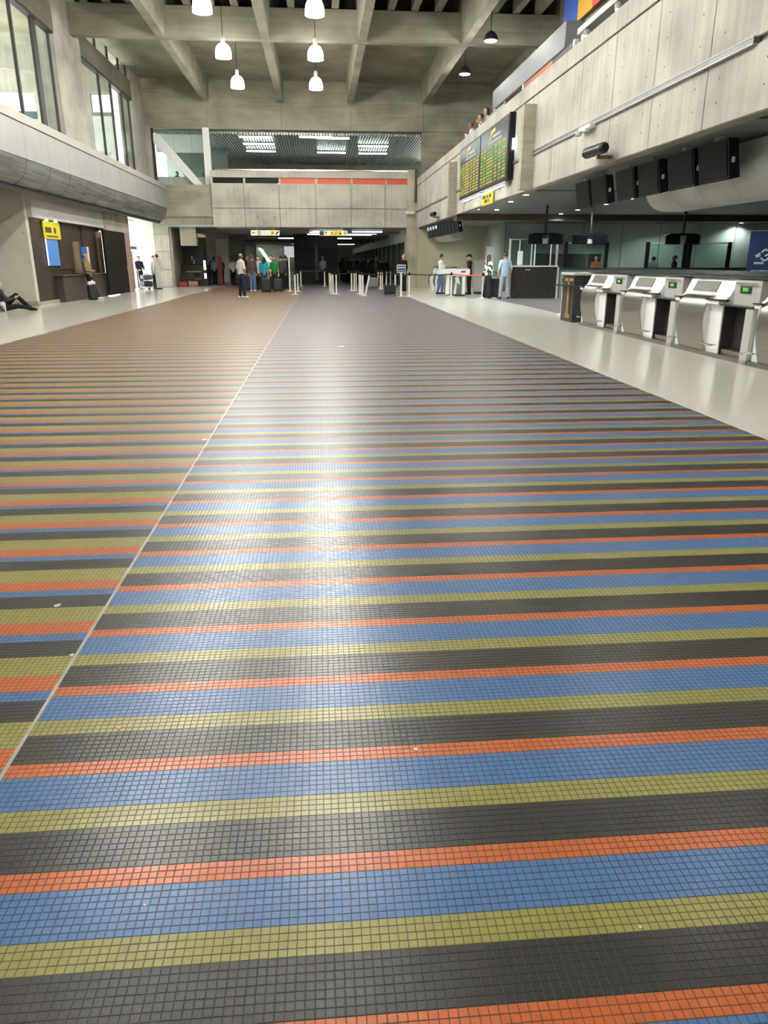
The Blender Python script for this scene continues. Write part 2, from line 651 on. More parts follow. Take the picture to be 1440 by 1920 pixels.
struct('wall_far_right', bx(29.8, 30, -22, 44, 0, 3.3), GREENWALL)

# ---- bridge across the far end
wbr = struct('wall_bridge', bx(-5.8, 5.08, 45.06, 45.6, 3.30, 5.52), COND)
bj = [-5.85, -4.07, -2.12, -0.09, 1.89, 3.83, 5.10]
bh = MB()
for a, b_ in zip(bj[:-1], bj[1:]):
    for z0, z1 in ((3.27, 4.245), (4.275, 5.55)):
        MB().box(a + 0.015, b_ - 0.015, 45.0, 45.08, z0, z1, bev=0.01).build('panel', CON, wbr)
    for xx in (a + 0.35, b_ - 0.35):
        for zz in (3.6, 4.0, 4.6, 5.2):
            bh.tube([(xx, 44.995, zz), (xx, 45.02, zz)], 0.018, 6)
    MB().box(a, a + 0.12, 45.02, 45.2, 5.55, 5.85).build('post', CON, wbr)
    MB().box(a + 0.12, b_, 45.08, 45.12, 5.56, 5.84).build('infill_panel', RED if a > -3 else SCREEN, wbr)
o = bh.build('tie_holes', DARK, wbr); o['kind'] = 'stuff'
MB().box(-5.85, 5.10, 44.98, 45.25, 5.84, 6.20, bev=0.01).build('coping', CON, wbr)
MB().box(-5.55, 5.10, 44.94, 45.10, 6.20, 6.26).build('handrail', CHROME, wbr)
struct('floor_bridge', bx(-9, 9, 45.6, 76, 3.45, 4.85), COND)
pier = struct('wall_pier', bx(5.08, 5.78, 44.9, 46.2, 0, 6.3), concrete('concrete_pier', (0.42, 0.38, 0.29)))
MB().box(5.50, 5.62, 44.6, 44.92, 4.6, 6.3).build('pipe_box', BROWN, pier)
# left return of the bridge
struct('wall_return', bx(-9.4, -5.84, 45.45, 46.3, 3.85, 5.50), CONB)
struct('wall_stub', bx(-7.9, -7.0, 45.9, 46.5, 2.3, 3.86), COND)
struct('wall_stub_2', bx(-7.0, -5.8, 46.2, 46.6, 3.3, 3.86), CONB)

# ---- upper back wall and its glazed corner
wk = struct('wall_back', bx(-9.8, 15, 45.9, 46.6, 8.42, 11.0), CONB)
for k, (a, b_) in enumerate(((-9.8, -5.9), (-5.9, -1.86), (-1.86, 1.94), (1.94, 6.05), (6.05, 15))):
    MB().box(a + 0.01, b_ - 0.01, 45.82, 45.92, 8.36, 9.62).build('panel', CONB, wk)
struct('wall_corner', bx(-9.75, -9.02, 45.7, 46.4, 5.5, 8.42), CON)
w3 = struct('window_3', bx(-9.0, -5.86, 46.0, 46.03, 5.52, 8.40), GLASS)
MB().box(-9.02, -8.90, 45.85, 46.1, 5.5, 8.42).build('jamb', BROWN, w3)
MB().box(-6.22, -5.86, 45.8, 46.1, 5.5, 8.42).build('mullion', WHITE, w3)
MB().prism([(-8.88, 8.05), (-8.55, 8.05), (-6.35, 5.52), (-6.85, 5.52), (-8.88, 7.6)], 45.75, 45.95).build('brace', WHITE, w3)
wl3 = struct('wall_room', bx(-9.4, -5.6, 52, 52.2, 4.8, 8.4), varied('room_green', (0.10, 0.13, 0.12), 0.5, 0, (0.6, 0.6, 0.6), 0.3))
for x0 in (-9.0, -8.0, -7.0):
    MB().box(x0 + 0.01, x0 + 0.99, 46.9, 47.0, 7.30, 8.40).build('soffit_panel', PLASTER, wl3)
MB().box(-9.0, -6.2, 46.1, 46.5, 5.5, 5.95).build('upstand', GREY, wl3)
# hall behind the bridge: slatted metal ceiling
cb = struct('ceiling_upper', bx(-9.5, 15, 46.6, 80, 8.30, 8.45), SLATM)
sl = MB()
for k in range(0, 150):
    x = -9.0 + k * 0.16
    sl.box(x, x + 0.10, 46.6, 60, 8.22, 8.30)
o = sl.build('slats', SLATM, cb); o['kind'] = 'stuff'
MB().box(-9.5, 15, 60.0, 60.6, 7.55, 8.3).build('beam', COND, cb)
struct('ceiling_upper_far', bx(-9.5, 15, 60.6, 80, 7.9, 8.2), SLATM)
struct('wall_upper_end', bx(-9.5, 15, 79.8, 80, 4.8, 8.3), GREENWALL)
struct('wall_upper_left', bx(-9.6, -9.4, 52.2, 80, 4.8, 8.4), PLASTER)

# ---- corridor under the bridge
cc = struct('ceiling_corridor', bx(-8.5, 5.4, 45.6, 120, 3.30, 3.44), SLATM)
for k in range(9):
    MB().box(-8.0, 5.2, 50 + k * 7.5, 50.6 + k * 7.5, 3.12, 3.30).build('beam', COND, cc)
cs = MB()
for k in range(44):
    y = 46.0 + k * 0.55
    cs.box(-5.8, 5.0, y, y + 0.30, 3.24, 3.30)
o = cs.build('slats', SLATM, cc); o['kind'] = 'stuff'
struct('wall_corridor_end', bx(-12, 10, 119, 119.3, 0, 3.6), GREENWALL)
wcr = struct('wall_corridor_right', bx(5.15, 5.3, 46.2, 119, 2.55, 3.3), PLASTER)
wcl = struct('wall_corridor_left', bx(-9.7, -9.4, 49.6, 119, 0, 3.86), CONB)
w4 = struct('window_4', bx(5.2, 5.23, 46.2, 110, 0.05, 2.55), GGLASS)
for k in range(16):
    MB().box(5.15, 5.28, 46.2 + k * 4, 46.28 + k * 4, 0, 2.55).build('mullion', MULL, w4)
struct('wall_glass_room', bx(9.2, 9.4, 45, 119, 0, 3.3), GREENWALL)
struct('ceiling_glass_room', bx(5.3, 9.4, 46.2, 119, 3.3, 3.44), SOFFIT)

# ---- roof grid over the hall
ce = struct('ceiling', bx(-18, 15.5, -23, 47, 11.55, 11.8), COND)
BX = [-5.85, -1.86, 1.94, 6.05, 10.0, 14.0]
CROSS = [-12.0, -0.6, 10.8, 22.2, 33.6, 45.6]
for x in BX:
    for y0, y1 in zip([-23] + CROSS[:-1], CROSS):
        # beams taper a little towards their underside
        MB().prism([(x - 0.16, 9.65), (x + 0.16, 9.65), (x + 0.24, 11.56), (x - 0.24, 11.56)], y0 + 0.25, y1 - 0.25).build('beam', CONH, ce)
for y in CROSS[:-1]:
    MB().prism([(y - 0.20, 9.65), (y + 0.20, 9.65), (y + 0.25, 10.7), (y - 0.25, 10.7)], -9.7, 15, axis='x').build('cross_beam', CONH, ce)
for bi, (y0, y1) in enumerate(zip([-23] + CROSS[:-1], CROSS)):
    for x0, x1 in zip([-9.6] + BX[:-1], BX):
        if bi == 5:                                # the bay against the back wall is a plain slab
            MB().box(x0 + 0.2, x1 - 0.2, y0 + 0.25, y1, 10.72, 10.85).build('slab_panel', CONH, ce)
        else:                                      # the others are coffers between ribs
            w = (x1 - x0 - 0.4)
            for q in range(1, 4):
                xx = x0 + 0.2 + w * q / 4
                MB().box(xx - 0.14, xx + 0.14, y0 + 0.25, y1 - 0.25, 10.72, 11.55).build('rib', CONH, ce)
struct('wall_behind', bx(-18, 30, -23.3, -23, 0, 11.6), CON)
struct('wall_gallery_end', bx(6.0, 15, 45.95, 46.3, 4.7, 8.5), CONB)

# ---- left side: glazed clerestory over a metal-clad balcony
XL = -9.3
wl = struct('wall_left', bx(-9.75, XL + 0.02, -23, 46, 5.0, 5.45), CON)
for y0, y1 in ((-2.6, -0.1), (8.7, 11.2), (20.0, 22.4), (31.4, 34.6), (43.1, 45.7)):
    MB().box(-9.95, XL + 0.04, y0, y1, 5.4, 10.8, bev=0.02).build('column', CON, wl)
bays = ((-0.1, 8.7), (11.2, 20.0), (22.4, 31.4), (34.6, 43.1))
for wi, (y0, y1) in enumerate(bays):
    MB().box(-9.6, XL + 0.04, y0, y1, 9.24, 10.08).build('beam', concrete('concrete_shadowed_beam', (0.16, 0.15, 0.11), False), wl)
    MB().box(-9.6, XL + 0.02, y0, y1, 10.75, 11.5).build('beam', COND, wl)
    wn_ = struct('window_%d' % (5, 6, 1, 2)[wi], bx(XL - 0.16, XL - 0.13, y0, y1, 5.45, 9.24), GLASS)
    MB().box(XL - 0.16, XL - 0.13, y0, y1, 10.08, 10.75).build('pane', GLASS, wn_)
    nm = 4
    ys = {2: (23.6, 25.7, 27.7, 29.7, 31.25), 3: (34.75, 37.6, 39.6, 41.6, 43.0)}.get(wi, [y0 + (y1 - y0) * q / 4 for q in range(5)])
    for yy in ys:
        wd = 0.055 if abs(yy - 29.7) > 0.01 else 0.2
        MB().box(XL - 0.19, XL - 0.10, yy - wd, yy + wd, 5.45, 9.24).build('mullion', MULL, wn_)
        MB().box(XL - 0.19, XL - 0.10, yy - wd, yy + wd, 10.08, 10.75).build('mullion', MULL, wn_)
    MB().box(XL - 0.22, XL + 0.02, y0, y1, 9.18, 9.26).build('frame_rail', MULL, wn_)
    MB().box(XL - 0.22, XL + 0.02, y0, y1, 5.44, 5.52).build('frame_rail', MULL, wn_)
struct('wall_left_rear', bx(-9.9, -9.5, -23, 22.0, 0, 5.0), CON)
# balcony cladding: lip, flat sheets, curved slotted sheets below, rolled edge
bal = struct('wall_balcony', bx(-9.7, -8.5, -23, 46.4, 4.3, 5.25), COND)
ys = [46.4 - 2.0 * k for k in range(0, 24)]
for k in range(len(ys) - 1):
    y1, y0 = ys[k], ys[k + 1]
    MB().box(-8.47, -8.40, y0 + 0.006, y1 - 0.006, 4.27, 5.20).build('sheet', FASCIA, bal)
    MB().prism([(-9.4, 5.45), (-8.44, 5.50), (-8.36, 5.46), (-8.36, 5.22), (-8.5, 5.20), (-9.4, 5.20)], y0 + 0.004, y1 - 0.004).build('lip', FASCIA_LIP, bal)
    arc = [(-8.42 - 0.62 * (1 - math.cos(R(a))), 4.26 - 0.68 * math.sin(R(a))) for a in range(0, 91, 15)]
    arc_in = [(x - 0.03, z + 0.03) for x, z in arc[::-1]]
    MB().prism(arc + arc_in, y0 + 0.02, y1 - 0.02).build('curved_sheet', None or varied('slotted_sheet', (0.20, 0.21, 0.21), 0.45, 0.2, (0.5, 0.5, 14), 0.5), bal, True)
MB().box(-9.7, -8.95, 20, 46.4, 3.66, 3.72).build('soffit_sheet', COND, bal)
MB().tube([(-8.98, 21, 3.55), (-8.98, 46.0, 3.55)], 0.085, 10).build('rolled_edge', DARK, bal)
MB().prism([(-8.42, 5.2), (-8.42, 4.26), (-8.60, 3.9), (-9.0, 3.6), (-9.4, 3.6), (-9.4, 5.2)], 46.38, 46.44).build('end_cap', FASCIA, bal)

# ground storey on the left
wf = struct('wall_front_column', bx(-13, -9.62, 27.0, 27.25, 0.0, 3.66), varied('pale_column', (0.56, 0.54, 0.47), 0.7, 0, (0.8, 0.8, 0.8), 0.1, bump=0.05))
MB().box(-13, -9.59, 26.96, 27.2, 0.0, 0.16).build('plinth', CONB, wf)
for p in ((-10.2, 0.42), (-9.75, 2.35), (-9.72, 1.4)):
    MB().tube([(p[0], 26.995, p[1]), (p[0], 27.01, p[1])], 0.016, 8).build('tie_hole', DARK, wf)
hd = struct('wall_header', bx(-9.66, -9.48, 27.26, 35.9, 2.84, 3.62), GREY)
for y0, y1 in ((27.28, 31.9), (31.94, 35.88)):
    MB().box(-9.50, -9.46, y0, y1, 2.84, 3.42, bev=0.005).build('panel', varied('header_panel', (0.55, 0.55, 0.53), 0.5, 0, (0.5, 0.5, 0.5), 0.1), hd)
struct('wall_header_2', bx(-9.75, -9.40, 35.9, 40.2, 2.74, 3.64), CON)
struct('wall_jamb', bx(-9.75, -9.42, 39.3, 40.25, 0, 2.78), varied('rosy_jamb', (0.38, 0.27, 0.24), 0.6, 0, (1, 1, 1), 0.1))
pc = struct('wall_door_column', bx(-9.45, -8.62, 46.3, 47.4, 0, 3.64), COND)
for z0, z1 in ((0.02, 0.98), (1.01, 1.98), (2.0, 2.92), (2.95, 3.64)):
    MB().box(-9.46, -8.60, 46.25, 46.35, z0, z1, bev=0.006).build('panel', CON, pc)
struct('wall_shop_back', bx(-9.9, -9.72, 27.25, 35.9, 0, 2.86), BROWN)
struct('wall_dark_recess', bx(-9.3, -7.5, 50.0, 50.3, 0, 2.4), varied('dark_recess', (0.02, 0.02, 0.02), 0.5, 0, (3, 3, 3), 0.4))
struct('wall_end_reveal', bx(-8.6, -8.45, 46.3, 50, 0, 3.64), COND)

# ---- outside on the left: upper concourse and the covered drive
wo = struct('wall_outer', MB().box(-18, -10.75, 41.0, 41.2, 4.8, 8.28).box(-10.75, -9.8, 41.0, 41.2, 4.8, 6.2).box(-13.35, -10.75, 41.0, 41.2, 8.28, 9.06)
            .box(-18, -9.8, 41.0, 41.2, 9.06, 11.6), CON)
MB().box(-18, -13.35, 40.95, 41.05, 7.95, 8.27).build('louvre_band', varied('teal_band', (0.05, 0.12, 0.15), 0.5, 0, (1, 1, 1), 0.2), wo)
MB().box(-10.75, -9.8, 41.0, 41.1, 6.2, 8.12).build('lit_blind', mat('white_blind', (0.8, 0.82, 0.8), 0.6, trans=0.0), wo)
MB().box(-10.75, -9.8, 40.96, 41.1, 8.12, 8.28).build('sill', COND, wo)
struct('floor_concourse', bx(-13.0, -9.75, -23, 46, 4.3, 4.8), COND)
for y in (33.0, 21.6, 10.2):
    struct('trim_%d' % (int(y) + 10), MB().box(-14.2, -13.4, y - 0.5, y + 0.5, 4.8, 11.6).prism([(-14.2, 8.6), (-9.9, 8.2), (-9.9, 9.0), (-14.2, 9.4)], y - 0.2, y + 0.2), CON)
struct('wall_sun_block', bx(-13.2, -13.0, -23, 39.5, 0, 4.3), CON)  # unseen wall added to keep the sun off the front column
wx = struct('wall_drive', bx(-24, -9.45, 46.45, 46.7, 0, 4.3), PLASTER)
dr = struct('door_1', bx(-10.6, -10.55, 40.6, 46.2, 2.25, 3.6), GLASS)
MB().box(-10.62, -10.50, 40.4, 46.3, 2.1, 2.25).build('door_frame', DARK, dr)
MB().box(-10.62, -10.50, 40.4, 46.3, 3.58, 3.66).build('door_frame', WHITE, dr)
for y in (41.9, 44.2):
    MB().box(-10.62, -10.50, y - 0.05, y + 0.05, 2.25, 3.6).build('door_frame', WHITE, dr)
struct('ceiling_drive', bx(-13.0, -9.4, 40.2, 46.3, 3.66, 3.8), PLASTER)

# ================================================================ LAMPS
def bell_lamp(x, y, label=None, lit=1.0):
    t = thing('bell_lamp', label, 'lamp', (x, y, 8.92), 0, 'bell lamps hanging from the concrete roof')
    prof = [(0.31, 0.0), (0.31, 0.14), (0.285, 0.29), (0.225, 0.41), (0.13, 0.48), (0.06, 0.50)]
    inner = [(r_ - 0.012, z) for r_, z in prof[::-1]]
    MB().lathe(prof + inner, n=20, cap=False).build('lamp_shade', BULB, t, True)
    MB().lathe([(0.06, 0.50), (0.08, 0.54), (0.08, 0.72), (0.03, 0.76)], n=12).build('lamp_housing', GREY, t, True)
    MB().tube([(0, 0, 0.74), (0, 0, (1.79 if y > 33.7 or x > -1 else 2.62))], 0.012, 6).build('rod', DARK, t)
    lamp_light('lamp_light', 'POINT', (0, 0, 0.02), LAMP_W * lit, t, size=0.22)
    return t


def disc_lamp(x, y, label):
    t = thing('disc_lamp', label, 'lamp', (x, y, 9.32), 0, 'shaded lamps over the gallery edge')
    MB().lathe([(0.27, 0.0), (0.28, 0.05), (0.20, 0.22), (0.10, 0.30), (0.05, 0.32)], n=20).build('lamp_shade', DARK, t, True)
    MB().lathe([(0.24, -0.012), (0.235, -0.004)], n=20).build('diffuser', BULB, t)
    MB().tube([(0, 0, 0.32), (0, 0, (1.39 if y > 33.7 else 2.22))], 0.012, 6).build('rod', DARK, t)
    lamp_light('lamp_light', 'POINT', (0, 0, -0.12), DISC_W, t, size=0.2)
    return t


LY = [38.35, 33.1, 27.6]
WHICH = ['farthest', 'middle', 'nearest']
for rx, rn in ((-3.47, 'left row of three, over the windows side'), (0.08, 'middle row of three, over the hall centre')):
    for y, w in zip(LY, WHICH):
        bell_lamp(rx, y, '%s glowing bell lamp in the %s' % (w, rn))
for rx in (-3.47, 0.08):
    for y in (22.75, 16.7, 11.5, 5.8, 0.4):
        t = bell_lamp(rx, y, 'bell lamp hanging above the near end of the mosaic floor, out of view', 1.3 if y > 8 else 0.4)
for y, w in zip(LY, WHICH):
    disc_lamp(6.68, y - 1.55, '%s dark shaded lamp with a round lit face over the gallery edge' % w)
for y in (15.2, 9.8):
    disc_lamp(6.68, y, 'dark shaded lamp over the gallery edge, above the frame')

DL = [(6.1, 22.99, 'nearest the parapet edge, first'), (6.3, 25.6, 'second'), (5.95, 29.3, 'third'), (6.05, 32.6, 'last'),
      (6.75, 29.55, ''), (9.95, 31.8, ''), (9.8, 26.4, ''), (9.7, 24.05, ''), (9.8, 29.3, ''), (13.2, 29.6, ''), (9.84, 35.5, ''), (13.4, 36.2, ''),
      (17.2, 37.2, ''), (21.4, 38.4, ''), (8.0, 19.0, ''), (8.0, 14.0, ''), (8.0, 9.0, ''), (12, 20, ''), (12, 15, ''), (16, 26, ''), (7.6, 41.5, '')]
ORD = ['first', 'second', 'third', 'fourth', 'fifth', 'sixth', 'seventh', 'eighth', 'ninth', 'tenth', 'eleventh', 'twelfth', 'thirteenth', 'fourteenth', 'fifteenth', 'sixteenth']


def pixel(x, y, z):
    q = camo.matrix_basis.inverted() @ Vector((x, y, z))
    return CXP - FPX * q.x / q.z, CYP + FPX * q.y / q.z


DL.sort(key=lambda p_: pixel(p_[0], p_[1], 3.3)[0])
seen = 0
for i, (x, y, w) in enumerate(DL):
    u_, v_ = pixel(x, y, 3.3)
    if 0 < u_ < 1440 and v_ > 350:
        lab = '%s small round downlight of the check-in bay ceiling, counted from the concrete pier' % ORD[seen]
        seen += 1
    else:
        lab = 'small round downlight above the desks, out of view'
    t = thing('downlight', lab, 'light', (x, y, 3.30), 0, 'recessed downlights of the check-in bay')
    MB().lathe([(0.085, 0.0), (0.10, -0.012), (0.10, 0.0)], n=14).build('bezel', GREY, t)
    MB().lathe([(0.08, -0.016), (0.078, -0.012)], n=14).build('lens', DOWNL, t)
    lamp_light('downlight_beam', 'SPOT', (0, 0, -0.03), DOWN_W * 10, t, (0.9, 1.0, 0.96), 0.06, R(150))

# fluorescent battens on the slatted ceilings
ST = [(-3.4, 46.9, 8.2), (0.0, 46.6, 8.2), (1.0, 46.9, 8.2), (-3.4, 49.4, 8.2), (3.5, 49.8, 8.2), (-3.5, 52.5, 8.2), (1.0, 52.8, 8.2), (3.7, 53.0, 8.2), (7.7, 47.5, 8.2),
      (-3.8, 64, 7.9), (-3.8, 70, 7.9), (5.4, 64, 7.9), (5.4, 67, 7.9), (5.4, 71, 7.9), (1.2, 74, 7.9)]
cols_ = {'left': [q for q in ST if q[0] < -2], 'middle': [q for q in ST if -2 <= q[0] < 3], 'right': [q for q in ST if q[0] >= 3]}
for cn, lst in cols_.items():
    lst.sort(key=lambda q: q[1] + q[0] * 0.01)
    for k, (x, y, z) in enumerate(lst):
        t = thing('strip_light', '%s cold white strip light of the %s file on the slatted ceiling above the bridge' % (ORD[k], cn), 'light', (x, y, z), 0, 'fluorescent strips behind the bridge')
        MB().box(-0.95, 0.95, -0.10, 0.10, -0.05, 0.0).build('housing', GREY, t)
        MB().tube([(-0.92, 0, -0.08), (0.92, 0, -0.08)], 0.04, 8).build('lamp_tube', TUBE, t)
CS = ((0.6, 47.6), (0.4, 49.2), (0.2, 52.6), (3.0, 48.2), (2.9, 51.6), (2.7, 53.8), (-2.2, 62), (-2.6, 75), (-1.9, 84), (1.7, 62), (1.8, 75), (3.0, 86))
for k, (x, y) in enumerate(CS):
    t = thing('strip_light', '%s strip light under the low corridor ceiling, %s the black pillars' % (['first', 'second', 'third', 'rightmost first', 'rightmost second', 'rightmost third', 'nearest left', 'middle left', 'farthest left', 'nearest right', 'middle right', 'farthest right'][k], 'in front of' if y < 55 else 'beyond'),
              'light', (x, y, 3.24 if y < 70 else 3.30), 0, 'fluorescent strips of the low corridor')
    MB().box(-0.95, 0.95, -0.10, 0.10, -0.05, 0.0).build('housing', GREY, t)
    MB().tube([(-0.92, 0, -0.08), (0.92, 0, -0.08)], 0.035, 8).build('lamp_tube', TUBE2, t)

# ================================================================ CHECK-IN DESKS (right)
DISPLAY = mat('desk_display', (0.02, 0.03, 0.02), 0.2)
DIGIT = mat('lit_digits', (0.1, 0.5, 0.1), 0.4, emit=(0.25, 0.8, 0.15), estr=0.45)
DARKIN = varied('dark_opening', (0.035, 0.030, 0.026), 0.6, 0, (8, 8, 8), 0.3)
SHELFG = mat('dark_shelf', (0.03, 0.045, 0.04), 0.15)
DESKX = 6.2
FRONT = [(0.065, 0.06), (0.03, 0.18), (-0.01, 0.33), (-0.035, 0.48), (-0.04, 0.62), (-0.025, 0.75), (0.005, 0.845), (0.055, 0.905), (0.12, 0.925)]


def check_in_desk(label, y):
    t = thing('check_in_desk', label, 'desk', (DESKX, y, 0), 0, 'steel and white check-in desks in a row')
    # white body follows the curved front but stays behind it; flat flanks either side
    back = [(0.62, 1.19), (0.62, 0.06)]
    prof = [(x + 0.015, z) for x, z in FRONT] + [(0.17, 0.94), (0.28, 1.19)] + back
    MB().prism(prof, -0.44, 0.44).build('body', WHITE, t)
    flank = [(0.085, 0.06), (0.075, 0.86), (0.17, 0.94), (0.28, 1.19)] + back
    MB().prism(flank, 0.44, 0.66).build('side_panel', WHITE, t)
    MB().prism(flank, -0.83, -0.44).build('side_panel', WHITE, t)
    # bent steel sheet
    out = FRONT
    inn = [(x + 0.012, z) for x, z in FRONT[::-1]]
    MB().prism([(x - 0.004, z) for x, z in out] + inn, -0.455, 0.455).build('front_sheet', STEEL, t, True)
    # sloping steel plate under the worktop
    dx, dz = 0.11, 0.25
    p = lambda s_, o_: (0.17 + dx * s_ - o_ * 0.91, 0.94 + dz * s_ + o_ * 0.4)
    MB().prism([p(0.14, 0.012), p(0.80, 0.012), p(0.80, 0.0), p(0.14, 0.0)], -0.36, 0.42).build('sloping_plate', varied('dull_steel', (0.13, 0.125, 0.11), 0.5, 1.0, (1.5, 160, 160), 0.12, detail=2), t)
    for y0, y1 in ((-0.86, -0.44), (0.44, 0.655)):
        MB().box(-0.03, 0.16, y0, y1, 0.865, 0.885, bev=0.004).build('ledge', SHELFG, t)
        MB().box(-0.01, 0.16, y0 + 0.03, y1 - 0.03, 0.81, 0.865).build('ledge_bracket', WHITE, t)
    for y0, y1 in ((-0.82, -0.45), (0.45, 0.65)):
        MB().tube([(-0.03, y0, 0.19), (-0.03, y1, 0.19)], 0.014, 8).tube([(-0.03, y0 + 0.02, 0.19), (0.06, y0 + 0.02, 0.19)], 0.01, 6).build('foot_rail', CHROME, t, True)
    MB().tube([(0.045, -0.52, 0.72), (0.055, -0.52, 0.72)], 0.016, 8).build('lock', CHROME, t)
    MB().box(0.02, 0.62, -1.78, 0.66, 0.0, 0.06).build('plinth', STEEL, t)
    # baggage gate beside the desk
    MB().box(0.22, 0.60, -1.56, -0.83, 0.80, 1.18, bev=0.006).build('gate_panel', GREY, t)
    d = MB().box(0.205, 0.222, -1.32, -1.02, 0.99, 1.09, bev=0.004).build('display', DISPLAY, t)
    dg = MB()
    for k, yy in enumerate((-1.12, -1.17, -1.22)):     # three-figure weight readout, all segments of an 8
        for (a, b_, z0, z1) in ((0.0, 0.03, 1.02, 1.026), (0.0, 0.03, 1.042, 1.048), (0.0, 0.03, 1.064, 1.07), (0.0, 0.006, 1.02, 1.07), (0.024, 0.03, 1.02, 1.07)):
            if k == 1 and z0 == 1.02 and b_ - a > 0.02:
                continue
            dg.box(0.200, 0.206, yy + a - 0.015, yy + b_ - 0.015, z0, z1)
    dg.build('digits', DIGIT, d)
    MB().tube([(0.19, -0.93, 1.13), (0.19, -1.5, 1.13)], 0.010, 6).build('gate_bar', CHROME, t)
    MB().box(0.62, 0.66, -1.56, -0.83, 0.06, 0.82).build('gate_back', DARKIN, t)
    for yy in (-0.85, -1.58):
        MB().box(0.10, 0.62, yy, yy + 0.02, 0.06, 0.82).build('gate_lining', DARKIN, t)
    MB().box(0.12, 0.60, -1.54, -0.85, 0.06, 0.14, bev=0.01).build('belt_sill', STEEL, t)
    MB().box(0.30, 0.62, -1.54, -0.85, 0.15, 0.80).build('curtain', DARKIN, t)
    MB().box(0.02, 0.24, -1.78, -1.58, 0.0, 0.80, bev=0.006).build('gate_post', GREY, t)
    MB().box(0.0, 0.30, -1.78, -0.86, 0.80, 0.825).build('gate_shelf', SHELFG, t)
    MB().tube([(0.02, -1.70, 0.16), (-0.02, -1.70, 0.16)], 0.018, 8).build('post_bolt', CHROME, t)
    return t


DY = [17.24, 14.72, 12.27, 9.80]
check_in_desk('farthest white and steel check-in desk of the four, at the open end', DY[0])
for y, lab in zip(DY[1:], ('second check-in desk from the open end, curved steel front',
                           'third check-in desk from the open end, curved steel front with a bright dent reflection',
                           'nearest check-in desk with curved steel front, cut by the right frame edge')):
    dup(bpy.data.objects['check_in_desk'], (DESKX, y, 0), None, lab)
ct = MB().box(6.42, 6.98, 7.6, 18.0, 1.192, 1.235, bev=0.008).build('counter_top', mat('dark_worktop', (0.035, 0.042, 0.045), 0.2))
tag(ct, 'long dark continuous worktop along the row of check-in desks', 'worktop')
MB().box(6.90, 6.98, 7.6, 18.0, 1.235, 1.30).build('rear_lip', SHELFG, ct)
# dark end cabinet with pale timber edge
t = thing('end_cabinet', 'dark open cabinet with a pale timber frame at the far end of the check-in desks', 'cabinet', (6.25, 18.5, 0))
MB().box(0.0, 0.7, 0.0, 0.9, 0.0, 1.12).build('cabinet_body', DARK, t)
MB().box(-0.03, 0.0, 0.30, 0.40, 0.12, 1.05).box(-0.03, 0.0, 0.05, 0.65, 0.98, 1.05).box(-0.03, 0.0, 0.18, 0.5, 0.10, 0.18).build('timber_frame', mat('honey_timber', (0.38, 0.22, 0.08), 0.5), t)
MB().box(-0.2, 0.72, -0.1, 0.95, 0.86, 0.89).build('shelf', SHELFG, t)
MB().box(-0.05, 0.75, -0.05, 0.95, 1.12, 1.18, bev=0.01).build('cabinet_top', GREY, t)

# ---- monitors hung over the desks (dark, facing the hall)
MONS = [(18.45, 0), (17.4, 0), (15.9, 0), (14.78, 0), (13.45, 0), (12.35, 0), (10.3, 0)]


def monitor(label, x, y, group, wide=0.96, z=3.24):
    t = thing('ceiling_monitor', label, 'monitor', (x, y, z), 0, group)
    tilt = 0.10
    MB().prism([(0.0, -0.02), (0.16, -0.02), (0.16 + tilt, -0.56), (tilt, -0.60)], -wide / 2, wide / 2).build('housing', BLACK, t)
    MB().prism([(-0.006, -0.05), (0.004, -0.05), (tilt + 0.004 - 0.012, -0.55), (tilt - 0.020, -0.55)], -wide / 2 + 0.05, wide / 2 - 0.05).build('screen', SCREEN, t)
    MB().box(0.06, 0.16, -0.08, 0.08, -0.04, 0.058).build('bracket', GREY, t)
    MB().box(0.04 + tilt / 2, 0.09 + tilt / 2, -wide / 2 - 0.012, -wide / 2, -0.36, -0.28).build('side_port', WHITE, t)
    return t


MLAB = ['farthest dark monitor hung above the open end of the desks', 'second dark monitor from the far end of the hung row', 'third dark monitor from the far end of the hung row',
        'fourth dark monitor, before the curved metal duct begins', 'fifth dark monitor, above the curved metal duct', 'sixth dark monitor, large, above the curved metal duct', 'nearest dark monitor, cut by the right frame edge']
for (y, _), lab in zip(MONS, MLAB):
    monitor(lab, 6.22, y, 'dark monitors hung over the check-in desks')
for k in range(10):
    y = 34.2 + k * 0.95
    lit = k >= 6
    t = monitor(('%s monitor of the far hung row, %s' % ('lit blue-white' if lit else 'dark', ['nearest', 'second', 'third', 'fourth', 'fifth', 'sixth', 'first lit one', 'second lit one', 'third lit one', 'last before the concrete pier'][k])),
                6.0, y, 'monitors hung over the far desks', 0.88, 3.24)
    if lit:
        MB().prism([(-0.012, -0.06), (-0.002, -0.06), (0.06, -0.34), (0.05, -0.34)], -0.28, 0.30).build('lit_page', mat('lit_page', (0.5, 0.55, 0.6), 0.4, emit=(0.55, 0.65, 0.8), estr=0.7), t)


